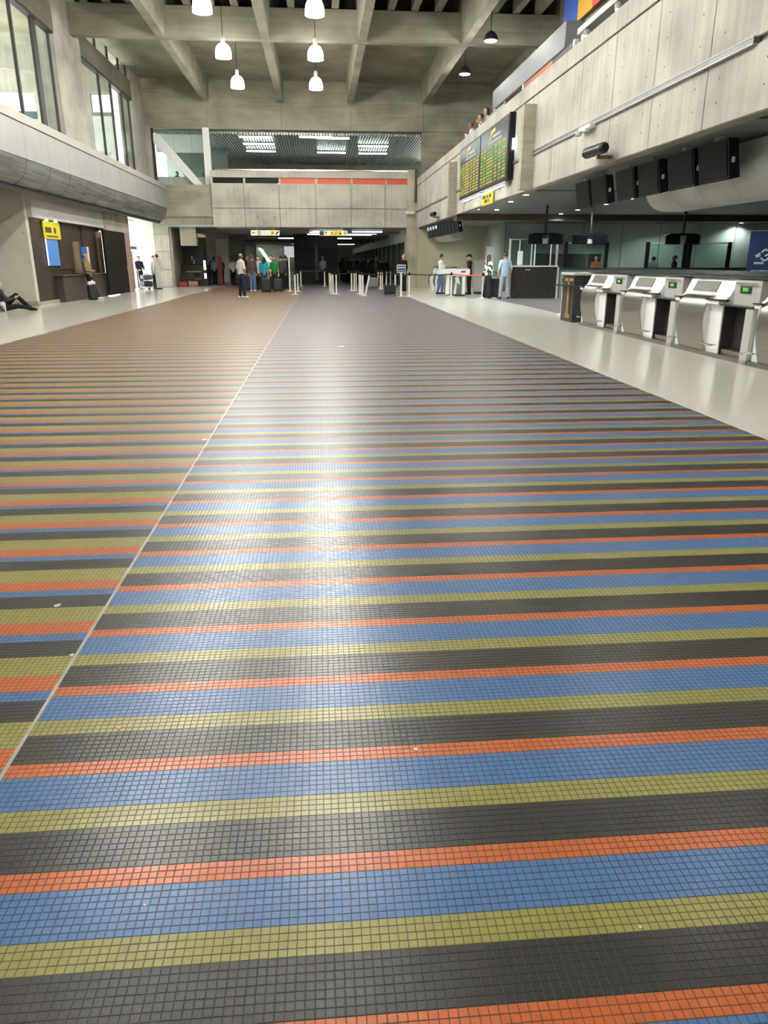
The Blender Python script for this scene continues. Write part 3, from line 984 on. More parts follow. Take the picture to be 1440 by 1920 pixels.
# ---- curved sheet-metal duct casing behind the monitors
def duct(label, x, y0, y1, r_=0.42, z=2.86):
    d = thing('duct_casing', label, 'duct', (x, y0, z), 0)
    n = int(round((y1 - y0) / 1.15))
    L_ = (y1 - y0) / n
    DM = varied('duct_sheet', (0.80, 0.79, 0.75), 0.5, 0.0, (0.8, 0.8, 0.8), 0.12)
    for k in range(n):
        arc = [(-r_ * math.sin(R(a)) * 1.05, r_ * math.cos(R(a)) - 0.02) for a in range(60, 181, 15)]
        poly = [(0.25, 0.38), (-r_ * 0.91, 0.38)] + arc + [(0.35, -r_ - 0.02)]
        MB().prism(poly, k * L_ + 0.006, (k + 1) * L_ - 0.006).build('sheet_segment', DM, d, True)
    MB().prism([(x_ * 0.98, z_ * 0.98) for x_, z_ in [(0.25, 0.38), (-r_ * 0.91, 0.38)] + arc + [(0.35, -r_ - 0.02)]], 0.02, y1 - y0 - 0.02).build('core', DARK, d)
    for yy in (0.4, y1 - y0 - 0.5):
        MB().box(-0.1, 0.1, yy, yy + 0.1, 0.37, 0.44).build('hanger', DARK, d)
    return d


duct('curved sheet metal duct casing hanging above the nearer check-in desks', 7.15, 7.0, 15.9)
duct('short curved metal duct casing under the far hung monitors', 6.9, 38.5, 43.9, 0.36, 2.86)
t = thing('hanger_post', 'dark square hanger post below the near end of the metal duct', 'post', (9.6, 13.6, 2.55))
MB().box(-0.14, 0.14, -0.14, 0.14, 0, 0.75).build('hanger_shaft', DARKIN, t)
MB().box(-0.55, 0.35, -0.2, 0.2, -0.02, 0.04).build('hanger_plate', DARK, t)

# ---- far desks and the lone kiosk
def small_desk(label, x, y):
    t = thing('far_check_in_desk', label, 'desk', (x, y, 0), 0, 'far check-in desks by the concrete pier')
    prof = [(0.02, 0.0), (-0.08, 0.3), (-0.12, 0.5), (-0.06, 0.78), (0.1, 0.9), (0.22, 1.16), (0.6, 1.16), (0.6, 0.0)]
    MB().prism(prof, -0.55, 0.30).build('body', WHITE, t)
    MB().prism([(a - 0.006, b_) for a, b_ in prof[1:5]] + [(a, b_) for a, b_ in prof[1:5]][::-1], -0.3, 0.28).build('front_sheet', STEEL, t)
    MB().box(0.1, 0.58, -1.0, -0.55, 0.0, 0.85).build('gate', DARKIN, t)
    MB().box(0.15, 0.62, -1.0, 0.32, 1.16, 1.20).build('worktop', SHELFG, t)
    MB().box(-0.04, 0.12, -0.5, -0.05, 0.83, 0.85).build('ledge', SHELFG, t)


for y, l in ((40.2, 'farthest small white check-in desk beside the concrete pier'), (38.4, 'second small white check-in desk from the concrete pier'), (37.1, 'third small white check-in desk, behind the man in the white shirt')):
    small_desk(l, 5.85, y)
t = thing('kiosk', 'white and green glass kiosk with a sloping white mark behind the red belt', 'kiosk', (5.95, 33.5, 0))
MB().box(-0.40, -0.26, -0.12, 0.3, 0.06, 0.86, bev=0.02).build('side_panel', WHITE, t)
MB().box(0.28, 0.42, -0.12, 0.3, 0.06, 0.86, bev=0.02).build('side_panel', WHITE, t)
fp = MB().box(-0.26, 0.28, -0.10, 0.2, 0.06, 0.82).build('front_panel', varied('green_kiosk_panel', (0.13, 0.17, 0.14), 0.15, 0, (2, 2, 2), 0.2), t)
MB().prism([(-0.10, 0.08), (0.02, 0.08), (0.06, 0.62), (0.0, 0.70)], -0.115, -0.10).prism([(-0.05, 0.76), (0.10, 0.84), (0.20, 0.46), (0.0, 0.64)], -0.118, -0.10).build('printed_mark', PLASTER, fp)
MB().box(-0.30, 0.40, -0.16, 0.35, 0.0, 0.06).build('plinth', DARK, t)
MB().box(-0.44, 0.46, -0.16, 0.34, 0.84, 0.87).build('kiosk_shelf', WHITE, t)
MB().box(-0.75, 0.10, -0.08, 0.5, 0.87, 1.14, bev=0.01).build('head_box', WHITE, t)
hb = MB().box(0.10, 0.62, -0.10, 0.5, 0.87, 1.13, bev=0.01).build('head_box', WHITE, t)
MB().box(0.22, 0.42, -0.112, -0.10, 0.98, 1.06).build('printed_mark', mat('blue_mark', (0.08, 0.10, 0.22), 0.4), hb)

# ---- office counter, panel and glazed partitions in the bay
t = thing('office_counter', 'dark panelled counter with a pale frame beside the man in the blue shirt', 'counter', (7.75, 30.9, 0))
MB().box(0, 1.92, 0, 0.5, 0.02, 1.22).build('counter_panel', varied('dark_brown_panel', (0.020, 0.015, 0.012), 0.5, 0, (6, 6, 6), 0.4), t)
MB().box(-0.03, 1.95, -0.03, 0.55, 1.22, 1.29, bev=0.01).build('counter_cap', GREY, t)
for x in (-0.06, 1.92):
    MB().box(x, x + 0.08, -0.02, 0.5, 0, 1.22).build('frame_post', GREY, t)
MB().box(0.60, 0.80, -0.012, 0.0, 1.10, 1.15).build('notice', mat('gold_notice', (0.35, 0.22, 0.05), 0.4), t)
t2 = thing('glazed_screen', 'clear glazed screen with white stiles and upright reflections standing on the dark office counter', 'screen', (7.75, 31.15, 1.292))
MB().box(0.02, 1.90, 0, 0.012, 0, 0.98).build('pane', GGLASS, t2)
for x in (-0.05, 1.90):
    MB().box(x, x + 0.07, -0.04, 0.06, 0, 1.02).build('frame_post', GREY, t2)
for x in (0.36, 0.86, 1.00, 1.66):
    MB().box(x, x + 0.045, -0.02, 0.02, 0.0, 0.98).build('stile_reflection', POST, t2)  # white bars for stiles and for upright glass reflections modelled as solid
MB().box(0.30, 0.52, -0.03, -0.021, 0.02, 0.55).build('notice', PLASTER, t2)
MB().box(0.0, 1.92, -0.02, 0.03, 0.98, 1.02).build('top_rail', GREY, t2)
lowp = thing('low_panel', 'pale grey upright panel beyond the woman in the patterned blouse', 'panel', (7.15, 35.4, 0))
MB().box(0, 0.62, 0, 0.05, 0.1, 1.5, bev=0.01).build('panel_face', GREY, lowp)
MB().box(0.05, 0.57, -0.1, 0.15, 0, 0.1).build('foot', DARK, lowp)
tall = thing('tall_panel', 'tall pale panel behind the man in the blue shirt', 'panel', (7.20, 33.2, 0))
MB().box(0, 0.34, 0, 0.05, 0.1, 2.05, bev=0.01).build('panel_face', PLASTER, tall)
MB().box(0.0, 0.34, -0.1, 0.15, 0, 0.1).build('foot', DARK, tall)

GP = [(9.95, 'left'), (11.85, ''), (13.45, ''), (15.25, ''), (17.15, '')]
cab = thing('bay_counter', 'long pale counter behind the worktop, in front of the green office wall', 'counter', (9.85, 31.0, 0))
MB().box(0, 9.0, 0, 0.6, 0, 1.13).build('counter_front', GREENWALL, cab)
MB().box(0.0, 9.05, -0.06, 0.66, 1.13, 1.20, bev=0.01).build('counter_cap', SHELFG, cab)
for i, (x0, x1, lab) in enumerate(((10.0, 11.85, 'glass screen on the bay counter before the clerk in orange'), (13.45, 15.2, 'glass screen on the bay counter, under the rightmost hung twin monitor'), (15.25, 17.1, 'glass screen on the bay counter beside the blue banner'))):
    g_ = thing('glass_screen', lab, 'screen', (x0, 31.2, 1.20), 0, 'glass screens on the bay counter')
    MB().box(0.05, x1 - x0 - 0.05, 0, 0.012, 0.0, 0.95).build('pane', GGLASS, g_)
    for xx in (0.0, x1 - x0 - 0.14):
        MB().box(xx, xx + 0.14, -0.06, 0.06, 0.0, 1.0, bev=0.01).build('screen_post', BLACK, g_)
    MB().box(0.1, x1 - x0 - 0.1, -0.02, 0.03, 0.94, 0.98).build('top_rail', GREY, g_)
t = thing('pigeonhole_unit', 'low dark pigeonhole unit behind the clerk in orange', 'shelf', (10.6, 37.2, 0))
MB().box(0, 3.2, 0, 0.4, 0.0, 1.75).build('unit_body', DARK, t)
MB().box(-0.05, 3.25, -0.05, 0.45, 1.75, 1.8).build('unit_top', SHELFG, t)

# roll-up banner, blue with a rounded emblem
NAVY = varied('banner_blue', (0.030, 0.045, 0.13), 0.5, 0, (0.6, 0.6, 0.6), 0.25)
t = thing('roll_up_banner', 'tall dark blue roll-up banner with a white rounded emblem at the right edge', 'banner', (12.55, 21.9, 0.0))
MB().box(0, 0.95, 0, 0.02, 0.1, 2.28).build('banner_sheet', NAVY, t)
MB().box(-0.03, 0.98, -0.12, 0.14, 0.0, 0.1, bev=0.02).build('banner_base', GREY, t)
MB().tube([(0.0, 0.01, 2.29), (0.95, 0.01, 2.29)], 0.015, 8).build('top_bar', GREY, t)
em = MB()
cx, cz = 0.52, 1.62                                   # ring with a tail and a small leaf beside it
ring = [(cx + 0.13 * math.cos(R(a)), -0.008, cz + 0.15 * math.sin(R(a))) for a in range(-150, 160, 20)]
em.tube(ring, 0.028, 6)
em.tube([(cx + 0.0, -0.008, cz - 0.02), (cx + 0.09, -0.008, cz + 0.02)], 0.024, 6)
em.prism([(0.22, 1.62), (0.36, 1.70), (0.38, 1.58), (0.25, 1.55)], -0.012, 0.0)
for k in range(4):
    em.box(0.22 + k * 0.075, 0.28 + k * 0.075, -0.008, 0.0, 1.37, 1.43)
for k in range(8):
    em.box(0.16 + k * 0.085, 0.225 + k * 0.085, -0.008, 0.0, 1.17, 1.20)
em.build('emblem', PLASTER, t)

# twin monitors on ceiling stems
def twin(label, x, y=27.0):
    t = thing('twin_monitor', label, 'monitor', (x, y, 2.02), 0, 'dark twin monitors on ceiling stems')
    a = MB().prism([(-0.66, 0.30), (-0.40, 0.37), (0.40, 0.37), (0.66, 0.30)], -0.05, 0.12).build('canopy_rail', BLACK, t)
    for s_ in (-1, 1):
        MB().box(min(s_ * 0.12, s_ * 0.62), max(s_ * 0.12, s_ * 0.62), -0.08, 0.05, 0.0, 0.32, bev=0.015).build('screen_housing', SCREEN, t)
    MB().box(-0.08, 0.08, -0.02, 0.02, 0.02, 0.17).build('label_plate', GREY, t)
    MB().box(-0.03, 0.03, -0.03, 0.03, 0.36, 1.28).build('stem', DARK, t)


twin('dark twin monitor on a ceiling stem, left of the three, above the dark office counter', 7.94)
twin('dark twin monitor on a ceiling stem, above the clerk in orange', 9.55)
twin('dark twin monitor on a ceiling stem, rightmost, above the glass screens', 12.95)

# ================================================================ BOARDS AND SIGNS
# flight board: two leaves of amber and green rows under a dark header
t = thing('flight_board', 'large dark departures board with two leaves of amber and green rows', 'display board', (5.42, 22.62, 3.66))
BG_ = mat('board_face', (0.022, 0.030, 0.030), 0.25)
MB().box(0, 0.19, 0, 7.6, 0, 1.74, bev=0.02).build('board_case', BLACK, t)
amber = mat('amber_letters', (0.26, 0.22, 0.02), 0.5, emit=(0.70, 0.62, 0.06), estr=0.16)
green = mat('green_letters', (0.09, 0.22, 0.02), 0.5, emit=(0.26, 0.58, 0.06), estr=0.13)
rr = random.Random(3)
for li, (y0, y1) in enumerate(((0.10, 3.78), (3.92, 7.50))):
    lf = MB().box(-0.012, 0.0, y0, y1, 0.06, 1.68).build('board_leaf', BG_, t)
    am, gr = MB(), MB()
    for r_ in range(11):
        zt = 1.14 - r_ * 0.096
        y = y0 + 0.08
        cols = ((0.0, 0.10), (0.12, 0.22), (0.25, 0.52), (0.56, 0.66), (0.70, 0.82), (0.85, 0.97))
        for ci, (a, b_) in enumerate(cols):          # illegible text: short runs of letter-sized blocks
            tgt = am if (li == 1 and ci > 1) or rr.random() < 0.45 else gr
            ya, yb = y1 - 0.06 - (y1 - y0 - 0.12) * b_, y1 - 0.06 - (y1 - y0 - 0.12) * a
            p_ = ya
            while p_ < yb - 0.05:
                w_ = rr.uniform(0.05, 0.11)
                tgt.box(-0.018, -0.012, p_, p_ + w_, zt - 0.056 - rr.uniform(0, 0.006), zt)
                p_ += w_ + 0.012
    am.build('amber_text', amber, lf); gr.build('green_text', green, lf)
    ym = (y0 + y1) / 2
    lg = MB()                                        # header mark: a slanted flag on a stem, two lines of small text
    lg.prism([(ym + 0.50, 1.32), (ym + 0.34, 1.32), (ym + 0.34, 1.56), (ym - 0.15, 1.62), (ym - 0.25, 1.53), (ym + 0.22, 1.50), (ym + 0.22, 1.44), (ym + 0.40, 1.42)], -0.02, -0.012, axis='x')
    lg.build('header_mark', mat('header_yellow', (0.75, 0.50, 0.05), 0.4, emit=(0.6, 0.38, 0.04), estr=0.3), lf)
    tx = MB()
    for k in range(9):
        tx.box(-0.018, -0.012, ym - 0.9 + k * 0.11, ym - 0.82 + k * 0.11, 1.36, 1.42)
    for k in range(16):
        tx.box(-0.018, -0.012, ym - 1.05 + k * 0.11, ym - 0.97 + k * 0.11, 1.24, 1.275)
    tx.build('header_text', GREY, lf)
for y0, y1 in ((0.3, 3.4), (4.3, 7.3)):
    MB().box(0.02, 0.16, y0, y1, -0.08, 0.0).build('light_trough', GREY, t)
for k in range(7):
    MB().box(0.05, 0.12, 7.2 - k * 0.95 - 0.8, 7.2 - k * 0.95, -0.085, -0.08).build('lit_slot', mat('lit_slot', (1, 1, 1), 0.5, emit=(0.95, 1, 0.97), estr=7), t)
MB().box(0.1, 0.17, -0.10, -0.02, 0.78, 1.06).build('wall_lamp', mat('lit_slot', (1, 1, 1)), t)

t = thing('yellow_sign', 'small yellow sign with two dark lines below the departures board', 'sign', (5.52, 24.9, 3.20))
MB().box(0, 0.04, 0, 1.55, 0, 0.36, bev=0.008).build('sign_face', YEL, t)
tx = MB()
DKT = mat('dark_lettering', (0.05, 0.045, 0.02), 0.5)
for z, n_ in ((0.20, 11), (0.07, 6)):
    for k in range(n_):
        if k in (4, 7):
            continue
        w_ = 0.085
        y = 0.78 + n_ * 0.06 - k * 0.12
        tx.box(-0.006, 0, y - w_, y, z, z + 0.10)
tx.build('lettering', DKT, t)
t = thing('wall_plaque', 'grey upright plaque with pale marks left of the nearer concrete fin', 'sign', (XR - 0.03, 20.95, 3.52))
PLQ = varied('plaque_grey', (0.19, 0.19, 0.20), 0.4, 0, (1, 1, 1), 0.2)
MB().box(0, 0.03, 0, 0.62, 0, 1.06, bev=0.005).build('plaque_face', PLQ, t)
MB().box(-0.005, 0, 0.2, 0.36, 0.55, 0.72).box(-0.005, 0, 0.22, 0.28, 0.74, 0.92).build('plaque_symbol', GREY, t)
tx = MB()
for k in range(4):
    tx.box(-0.005, 0, 0.10, 0.50 - 0.05 * (k % 2), 0.12 + 0.10 * k, 0.16 + 0.10 * k)
tx.build('lettering', GREY, t)
dup(t, (XR - 0.03, 32.4, 3.52), None, 'grey upright plaque left of the farther concrete fin')

# hanging way signs under the bridge
def hang_sign(label, x, w, build):
    t = thing('hanging_sign', label, 'sign', (x, 43.6, 2.79), 0)
    MB().box(0, w, 0, 0.10, 0, 0.27, bev=0.008).build('sign_case', mat('sign_cream', (0.62, 0.60, 0.48), 0.4, emit=(0.9, 0.88, 0.7), estr=0.25), t)
    for xx in (0.35, w - 0.3):
        MB().tube([(xx, 0.05, 0.27), (xx, 0.05, 1.0)], 0.012, 6).build('hanger', GREY, t)
        MB().box(xx - 0.02, xx + 0.02, 0.03, 1.45, 0.98, 1.02).build('hanger_arm', GREY, t)
    build(t)


INK = mat('sign_ink', (0.04, 0.03, 0.025), 0.5)
SGREEN = mat('sign_green', (0.10, 0.35, 0.24), 0.5)


def s1(t):
    MB().box(0.10, 0.28, -0.006, 0, 0.125, 0.15).prism([(0.06, 0.137), (0.15, 0.21), (0.15, 0.065)], -0.006, 0).build('arrow', mat('sign_red_ink', (0.25, 0.05, 0.04), 0.5), t)
    g = MB().box(0.36, 0.55, -0.006, 0, 0.04, 0.23).build('pictogram', SGREEN, t)
    MB().box(0.41, 0.50, -0.010, -0.006, 0.08, 0.12).box(0.41, 0.50, -0.010, -0.006, 0.15, 0.19).build('figure', PLASTER, g)
    tx = MB()
    for k in range(8):
        tx.box(0.62 + k * 0.05, 0.655 + k * 0.05, -0.006, 0, 0.15, 0.19)
        tx.box(0.62 + k * 0.05, 0.655 + k * 0.05, -0.006, 0, 0.07, 0.10)
    tx.build('lettering', GREY, t)
    g = MB().box(1.08, 1.28, -0.006, 0, 0.03, 0.24).build('pictogram', YEL, t)
    MB().tube([(1.13, -0.012, 0.10), (1.20, -0.012, 0.16), (1.24, -0.012, 0.14)], 0.015, 6).tube([(1.17, -0.012, 0.13), (1.16, -0.012, 0.07)], 0.012, 6).build('figure', INK, g)
    g = MB().prism([(1.34, 0.04), (1.40, 0.04), (1.52, 0.17), (1.52, 0.23), (1.46, 0.23), (1.34, 0.09)], -0.006, 0).build('pictogram', INK, t)


def s2(t):
    MB().box(0.03, 0.26, -0.006, 0, 0.02, 0.25).build('pictogram', INK, t)
    MB().box(0.36, 0.39, -0.006, 0, 0.04, 0.17).prism([(0.30, 0.15), (0.375, 0.23), (0.45, 0.15)], -0.006, 0).build('arrow', INK, t)
    for k in range(3):
        x = 0.62 + k * 0.22
        g = MB().box(x, x + 0.20, -0.006, 0, 0.02, 0.25).build('pictogram', YEL, t)
        if k == 0:
            MB().tube([(x + 0.04, -0.012, 0.10), (x + 0.06, -0.012, 0.16), (x + 0.14, -0.012, 0.16), (x + 0.16, -0.012, 0.10)], 0.015, 6).build('figure', INK, g)
        elif k == 1:
            MB().tube([(x + 0.10, -0.012, 0.19), (x + 0.06, -0.012, 0.13), (x + 0.10, -0.012, 0.07)], 0.015, 6).build('figure', INK, g)
        else:
            MB().lathe([(0.02, 0.06), (0.045, 0.10), (0.04, 0.15)], x + 0.10, -0.01, 8).lathe([(0.025, 0.17), (0.025, 0.21)], x + 0.10, -0.01, 8).build('figure', INK, g)
    MB().box(1.36, 1.50, -0.006, 0, 0.04, 0.23).build('pictogram', mat('sign_tan', (0.45, 0.38, 0.25), 0.5), t)


hang_sign('long cream way sign with a left arrow and a green pictogram', -3.68, 1.56, s1)
hang_sign('long cream way sign with an up arrow and three yellow pictograms', 0.05, 1.56, s2)

# camera tube, bracket lamp
t = thing('projector', 'black cylindrical projector lamp mounted under the parapet panels', 'lamp', (5.36, 15.25, 3.46))
MB().tube([(0, 0.55, 0.02), (0, 0.50, 0.02), (0, -0.45, 0.0), (0, -0.52, 0.0)], [0.05, 0.10, 0.10, 0.07], 16).build('barrel', BLACK, t, False)
MB().box(-0.03, 0.26, -0.20, -0.14, -0.16, -0.10).box(-0.03, 0.03, -0.20, -0.14, -0.16, -0.06).build('bracket', mat('rust_bracket', (0.22, 0.13, 0.09), 0.6), t)
dup(t, (5.36, 36.6, 3.52), None, 'small black projector lamp above the far hung monitors')
t = thing('twin_spot', 'pale twin emergency lamp on the parapet below the rail', 'lamp', (5.46, 16.35, 3.92))
MB().box(0, 0.14, -0.35, 0.35, 0.06, 0.16, bev=0.02).build('lamp_body', PLASTER, t)
for yy in (-0.22, 0.25):
    MB().lathe([(0.02, -0.02), (0.07, 0.0), (0.06, 0.06)], -0.02, yy, 12).build('lamp_head', GREY, t)
MB().tube([(0.14, -0.35, 0.08), (0.15, -0.6, 0.02), (0.15, -0.95, -0.02)], 0.008, 6).build('cable', GREY, t)
t = thing('bracket_camera', 'small white camera on the concrete pier at the end of the bridge', 'camera', (5.06, 44.55, 3.98))
MB().box(-0.12, 0.38, -0.1, 0.1, 0, 0.16, bev=0.02).build('camera_body', PLASTER, t)
MB().box(0.08, 0.16, 0.1, 0.34, 0.04, 0.10).build('bracket', GREY, t)

# upper gallery: white fascia box with an orange sign band, and the coloured board over it
t = thing('gallery_kiosk', 'white box front of a gallery stand with an orange and dark sign band', 'stand', (7.25, 24.0, 5.0))
MB().box(0, 2.2, 0, 9.4, 2.30, 3.00, bev=0.02).build('fascia', varied('stand_white', (0.23, 0.245, 0.26), 0.5, 0, (0.5, 0.5, 0.5), 0.1), t)
MB().box(0.02, 0.06, 1.2, 4.4, 1.92, 2.28).build('sign_band', mat('orange_band', (0.42, 0.13, 0.04), 0.5), t)
MB().box(0.02, 0.06, -0.9, 1.2, 1.92, 2.28).build('sign_band', DARK, t)
MB().box(0.3, 2.0, 0.2, 9.2, 0.0, 2.3).build('stand_back', COND, t)
for yy in (9.0, 4.5, -0.95):
    MB().box(0.0, 0.12, yy, yy + 0.16, 0, 2.3).build('post', PLASTER, t)
t = thing('balustrade', 'small pale glass balustrade panel beyond the gallery onlookers', 'panel', (6.05, 26.0, 5.0))
for yy in (0.0, 1.3):
    MB().box(0, 0.03, yy, yy + 1.25, 0.1, 1.25).build('pane', mat('pale_glass_panel', (0.42, 0.50, 0.54), 0.15), t)
for yy in (0, 2.5):
    MB().box(-0.02, 0.05, yy, yy + 0.05, 0, 1.28).build('panel_post', GREY, t)
t = thing('coloured_board', 'blue, yellow and red vertical-banded board high on the gallery', 'board', (8.6, 23.2, 8.85))
for y0, y1, c_, nm_ in ((4.1, 5.6, (0.02, 0.08, 0.40), 'blue'), (2.7, 4.1, (0.55, 0.30, 0.03), 'yellow'), (0.0, 2.7, (0.50, 0.05, 0.02), 'red')):
    MB().box(0, 0.12, y0 + 0.01, y1 - 0.01, 0, 1.75, bev=0.01).build('panel', mat('board_' + nm_, c_, 0.4), t)
MB().box(0.12, 0.3, 0, 5.6, 0.1, 1.7).build('board_back', COND, t)
for y0 in (0.8, 4.6):
    MB().box(0.14, 0.2, y0, y0 + 0.06, 1.6, 2.69).build('hanger', GREY, t)
t = thing('lighting_shelf', 'pale slim shelf carrying spotlights under the coloured board', 'shelf', (7.25, 16.5, 5.0))
MB().box(0, 0.35, 0, 6.4, 2.34, 2.50, bev=0.01).build('shelf_board', PLASTER, t)
MB().box(0.1, 0.25, 0.3, 0.5, 0, 2.34).build('shelf_post', PLASTER, t)
MB().box(0.1, 0.25, 6.15, 6.35, 0, 2.34).build('shelf_post', PLASTER, t)
for (y, l) in ((22.3, 'small spotlight under the slim shelf, farther of two'), (20.1, 'small spotlight under the slim shelf, nearer of two')):
    t = thing('spotlight', l, 'light', (7.33, y, 7.18), 0, 'small spotlights under the coloured board')
    MB().lathe([(0.08, 0.0), (0.10, 0.10), (0.05, 0.16)], n=12).build('spot_body', GREY, t)
    MB().lathe([(0.07, -0.012), (0.07, -0.004)], n=12).build('lens', DOWNL, t)

# ================================================================ QUEUE POSTS, BELTS
def post(px, py, label, m=POST, h=0.98, lean=0.0, w=0.035):
    p = G(px, py)
    t = thing('queue_post', label, 'post', (p.x, p.y, 0.0), 0, 'queue posts before the corridor')
    MB().tube([(0, 0, 0.02), (lean, 0, h)], w, 10).build('pole', m, t, False)
    MB().lathe([(0.17, 0.0), (0.17, 0.015), (0.05, 0.03)], n=16).build('base', m if not lean else GREY, t)
    MB().tube([(lean, 0, h - 0.11), (lean, 0, h + 0.01)], w + 0.012, 10).build('belt_head', BLACK if h < 1.2 else m, t)
    return t


PP = [(554, 552, 'near white queue post just right of the tall white pole', POST), (559, 547, 'middle white queue post right of the tall white pole', POST), (564.5, 537, 'far white queue post in front of the left black pillar', POST),
      (609, 537, 'white queue post in front of the man in grey', POST), (618, 544, 'farthest post of the close cluster below the second way sign', POSTY), (621, 548, 'second post of the close cluster below the second way sign', POST),
      (624.5, 551, 'third post of the close cluster below the second way sign', POST), (631, 552, 'rightmost post of the close cluster below the second way sign', POST),
      (659.5, 545.6, 'leftmost post of the middle cluster left of the leaning post', POST), (664.5, 545.2, 'second post of the middle cluster left of the leaning post', POST), (668, 543.5, 'cream post of the middle cluster left of the leaning post', POSTY),
      (674, 551, 'fourth post of the middle cluster left of the leaning post', POST), (677, 552, 'fifth post of the middle cluster left of the leaning post', POST), (680.5, 554, 'last post of the middle cluster, beside the leaning post', POST),
      (709, 540, 'white post right of the leaning post, first of the far trio', POST), (713.5, 542, 'white post of the far trio, beside the cream one', POST), (717, 542.5, 'cream post of the far trio', POSTY),
      (724.5, 539, 'yellowish post behind the black suitcase', POSTY), (732, 535, 'far white post behind the black suitcase', POST), (741, 552, 'white post at the right side of the black suitcase', POST),
      (767, 555.5, 'white post at the left end of the dark belt, by the pier', POST), (845.6, 555.6, 'white post between the dark belt and the red belt', POST), (904, 559, 'white post at the right end of the red belt', POST),
      (1052.5, 590, 'thin white post beside the dark end cabinet', POST)]
for px, py, lab, m in PP:
    post(px, py, lab, m)
post(685, 555.5, 'leaning white queue post tilted to the right', POST, 0.96, 0.20)
post(544, 546, 'tall thin white pole, head high, left of the queue posts', POST, 1.85)
p = G(752, 556)
t = thing('sign_stand', 'white post carrying a small blue notice with white lines', 'sign', (p.x, p.y, 0))
MB().tube([(0, 0, 0.02), (0, 0, 1.0)], 0.04, 10).build('pole', POST, t)
MB().lathe([(0.19, 0.0), (0.19, 0.015), (0.05, 0.03)], n=16).build('base', POST, t)
sb = MB().box(-0.19, 0.19, -0.02, 0.02, 0.98, 1.31, bev=0.008).build('sign_board', POST, t)
MB().box(-0.165, 0.165, -0.026, -0.02, 1.01, 1.28).build('sign_face', mat('notice_blue', (0.03, 0.05, 0.18), 0.4), sb)
lt = MB().box(-0.15, 0.15, -0.03, -0.026, 1.17, 1.21)
for k in range(5):
    lt.box(-0.12 + k * 0.05, -0.085 + k * 0.05, -0.03, -0.026, 1.055, 1.085)
lt.build('lettering', POST, sb)


def belt(a, b_, label, m, z=0.92):
    a, b_ = G(*a), G(*b_)
    o = bpy.data.objects.new('x', None)
    bpy.data.objects.remove(o)
    d = (b_ - a)
    L_ = d.length
    t = MB()
    n_ = 8
    for k in range(n_):
        s0, s1 = k / n_, (k + 1) / n_
        sag = lambda s_: -0.035 * 4 * s_ * (1 - s_)
        x0, x1 = 0.045 + (L_ - 0.09) * s0, 0.045 + (L_ - 0.09) * s1
        t.prism([(x0, sag(s0) - 0.025), (x1, sag(s1) - 0.025), (x1, sag(s1) + 0.025), (x0, sag(s0) + 0.025)], -0.003, 0.003)
    o = t.build('queue_belt', m, None, False, (a.x, a.y, z), math.atan2(d.y, d.x))
    tag(o, label, 'belt', 'retractable belts between the queue posts')


BB = mat('belt_black', (0.02, 0.02, 0.025), 0.6)
BR = mat('belt_red', (0.65, 0.09, 0.04), 0.6)
belt((767, 555.5), (845.6, 555.6), 'long black belt from the pier post to the post before the kiosk', BB)
belt((845.6, 555.6), (904, 559), 'red belt in front of the green kiosk', BR)
belt((767, 555.5), (752, 556), 'short black belt between the pier post and the blue notice', BB)
belt((741, 552), (752, 556), 'short black belt from the suitcase post to the blue notice', BB)
belt((680.5, 554), (741, 552), 'black belt passing behind the leaning post', BB)
belt((564.5, 537), (609, 537), 'black belt across the left black pillar', BB)
belt((554, 552), (564.5, 537), 'black belt receding along the left line of posts', BB)
belt((631, 552), (661, 545.6), 'black belt between the two post clusters', BB)
belt((713.5, 542), (732, 535), 'black belt between the far trio and the far white post', BB)

# black pillars in the corridor mouth
for (x0, x1, lab) in ((-1.72, -0.27, 'broad black clad pillar, left of the two in the corridor mouth'), (-0.06, 1.34, 'broad black clad pillar, right of the two in the corridor mouth')):
    t = thing('clad_pillar', lab, 'pillar', (x0, 55.0, 0), 0, 'black clad pillars in the corridor mouth')
    PB = mat('black_cladding', (0.006, 0.005, 0.005), 0.55)
    MB().box(0.06, x1 - x0 - 0.06, 0.06, 1.44, 0, 3.3).build('pillar_core', PB, t)
    for k in range(3):
        MB().box(0, x1 - x0, 0, 1.5, 0.03 + k * 1.09, 1.10 + k * 1.09, bev=0.01).build('cladding', PB, t)

# ================================================================ LEFT SIDE: SHOP AND DOORWAY THINGS
t = thing('shop_front', 'dark brown shop front with blue lit panes and a low counter, left wall', 'shop', (-9.70, 28.2, 0))
MB().box(-0.02, 0.03, -0.93, 0.38, 0.12, 2.80).build('side_board', BROWN, t)
MB().box(-0.02, 0.02, 0.4, 4.35, 1.15, 2.80).build('back_board', BROWN, t)
MB().box(-0.02, 0.02, 5.0, 7.0, 1.15, 2.80).build('back_board', BROWN, t)
MB().box(-0.02, 0.26, 1.2, 7.1, 0.0, 0.92, bev=0.01).build('counter', varied('counter_brown', (0.075, 0.055, 0.045), 0.35, 0, (2, 2, 2), 0.3), t)
MB().box(-0.02, 0.32, 1.1, 7.2, 0.92, 0.97, bev=0.01).build('counter_top', varied('counter_cap', (0.10, 0.085, 0.07), 0.25, 0, (2, 2, 2), 0.2), t)
MB().box(-0.02, 0.05, -0.93, 1.2, 0.0, 0.12).build('plinth', CONB, t)
BLUE = varied('blue_pane', (0.06, 0.16, 0.42), 0.25, 0, (0.8, 0.8, 0.8), 0.25)
pn = MB().box(0.03, 0.07, 0.50, 1.75, 1.30, 2.22).build('lit_pane', mat('lit_blue', (0.08, 0.2, 0.5), 0.3, emit=(0.10, 0.26, 0.62), estr=0.25), t)
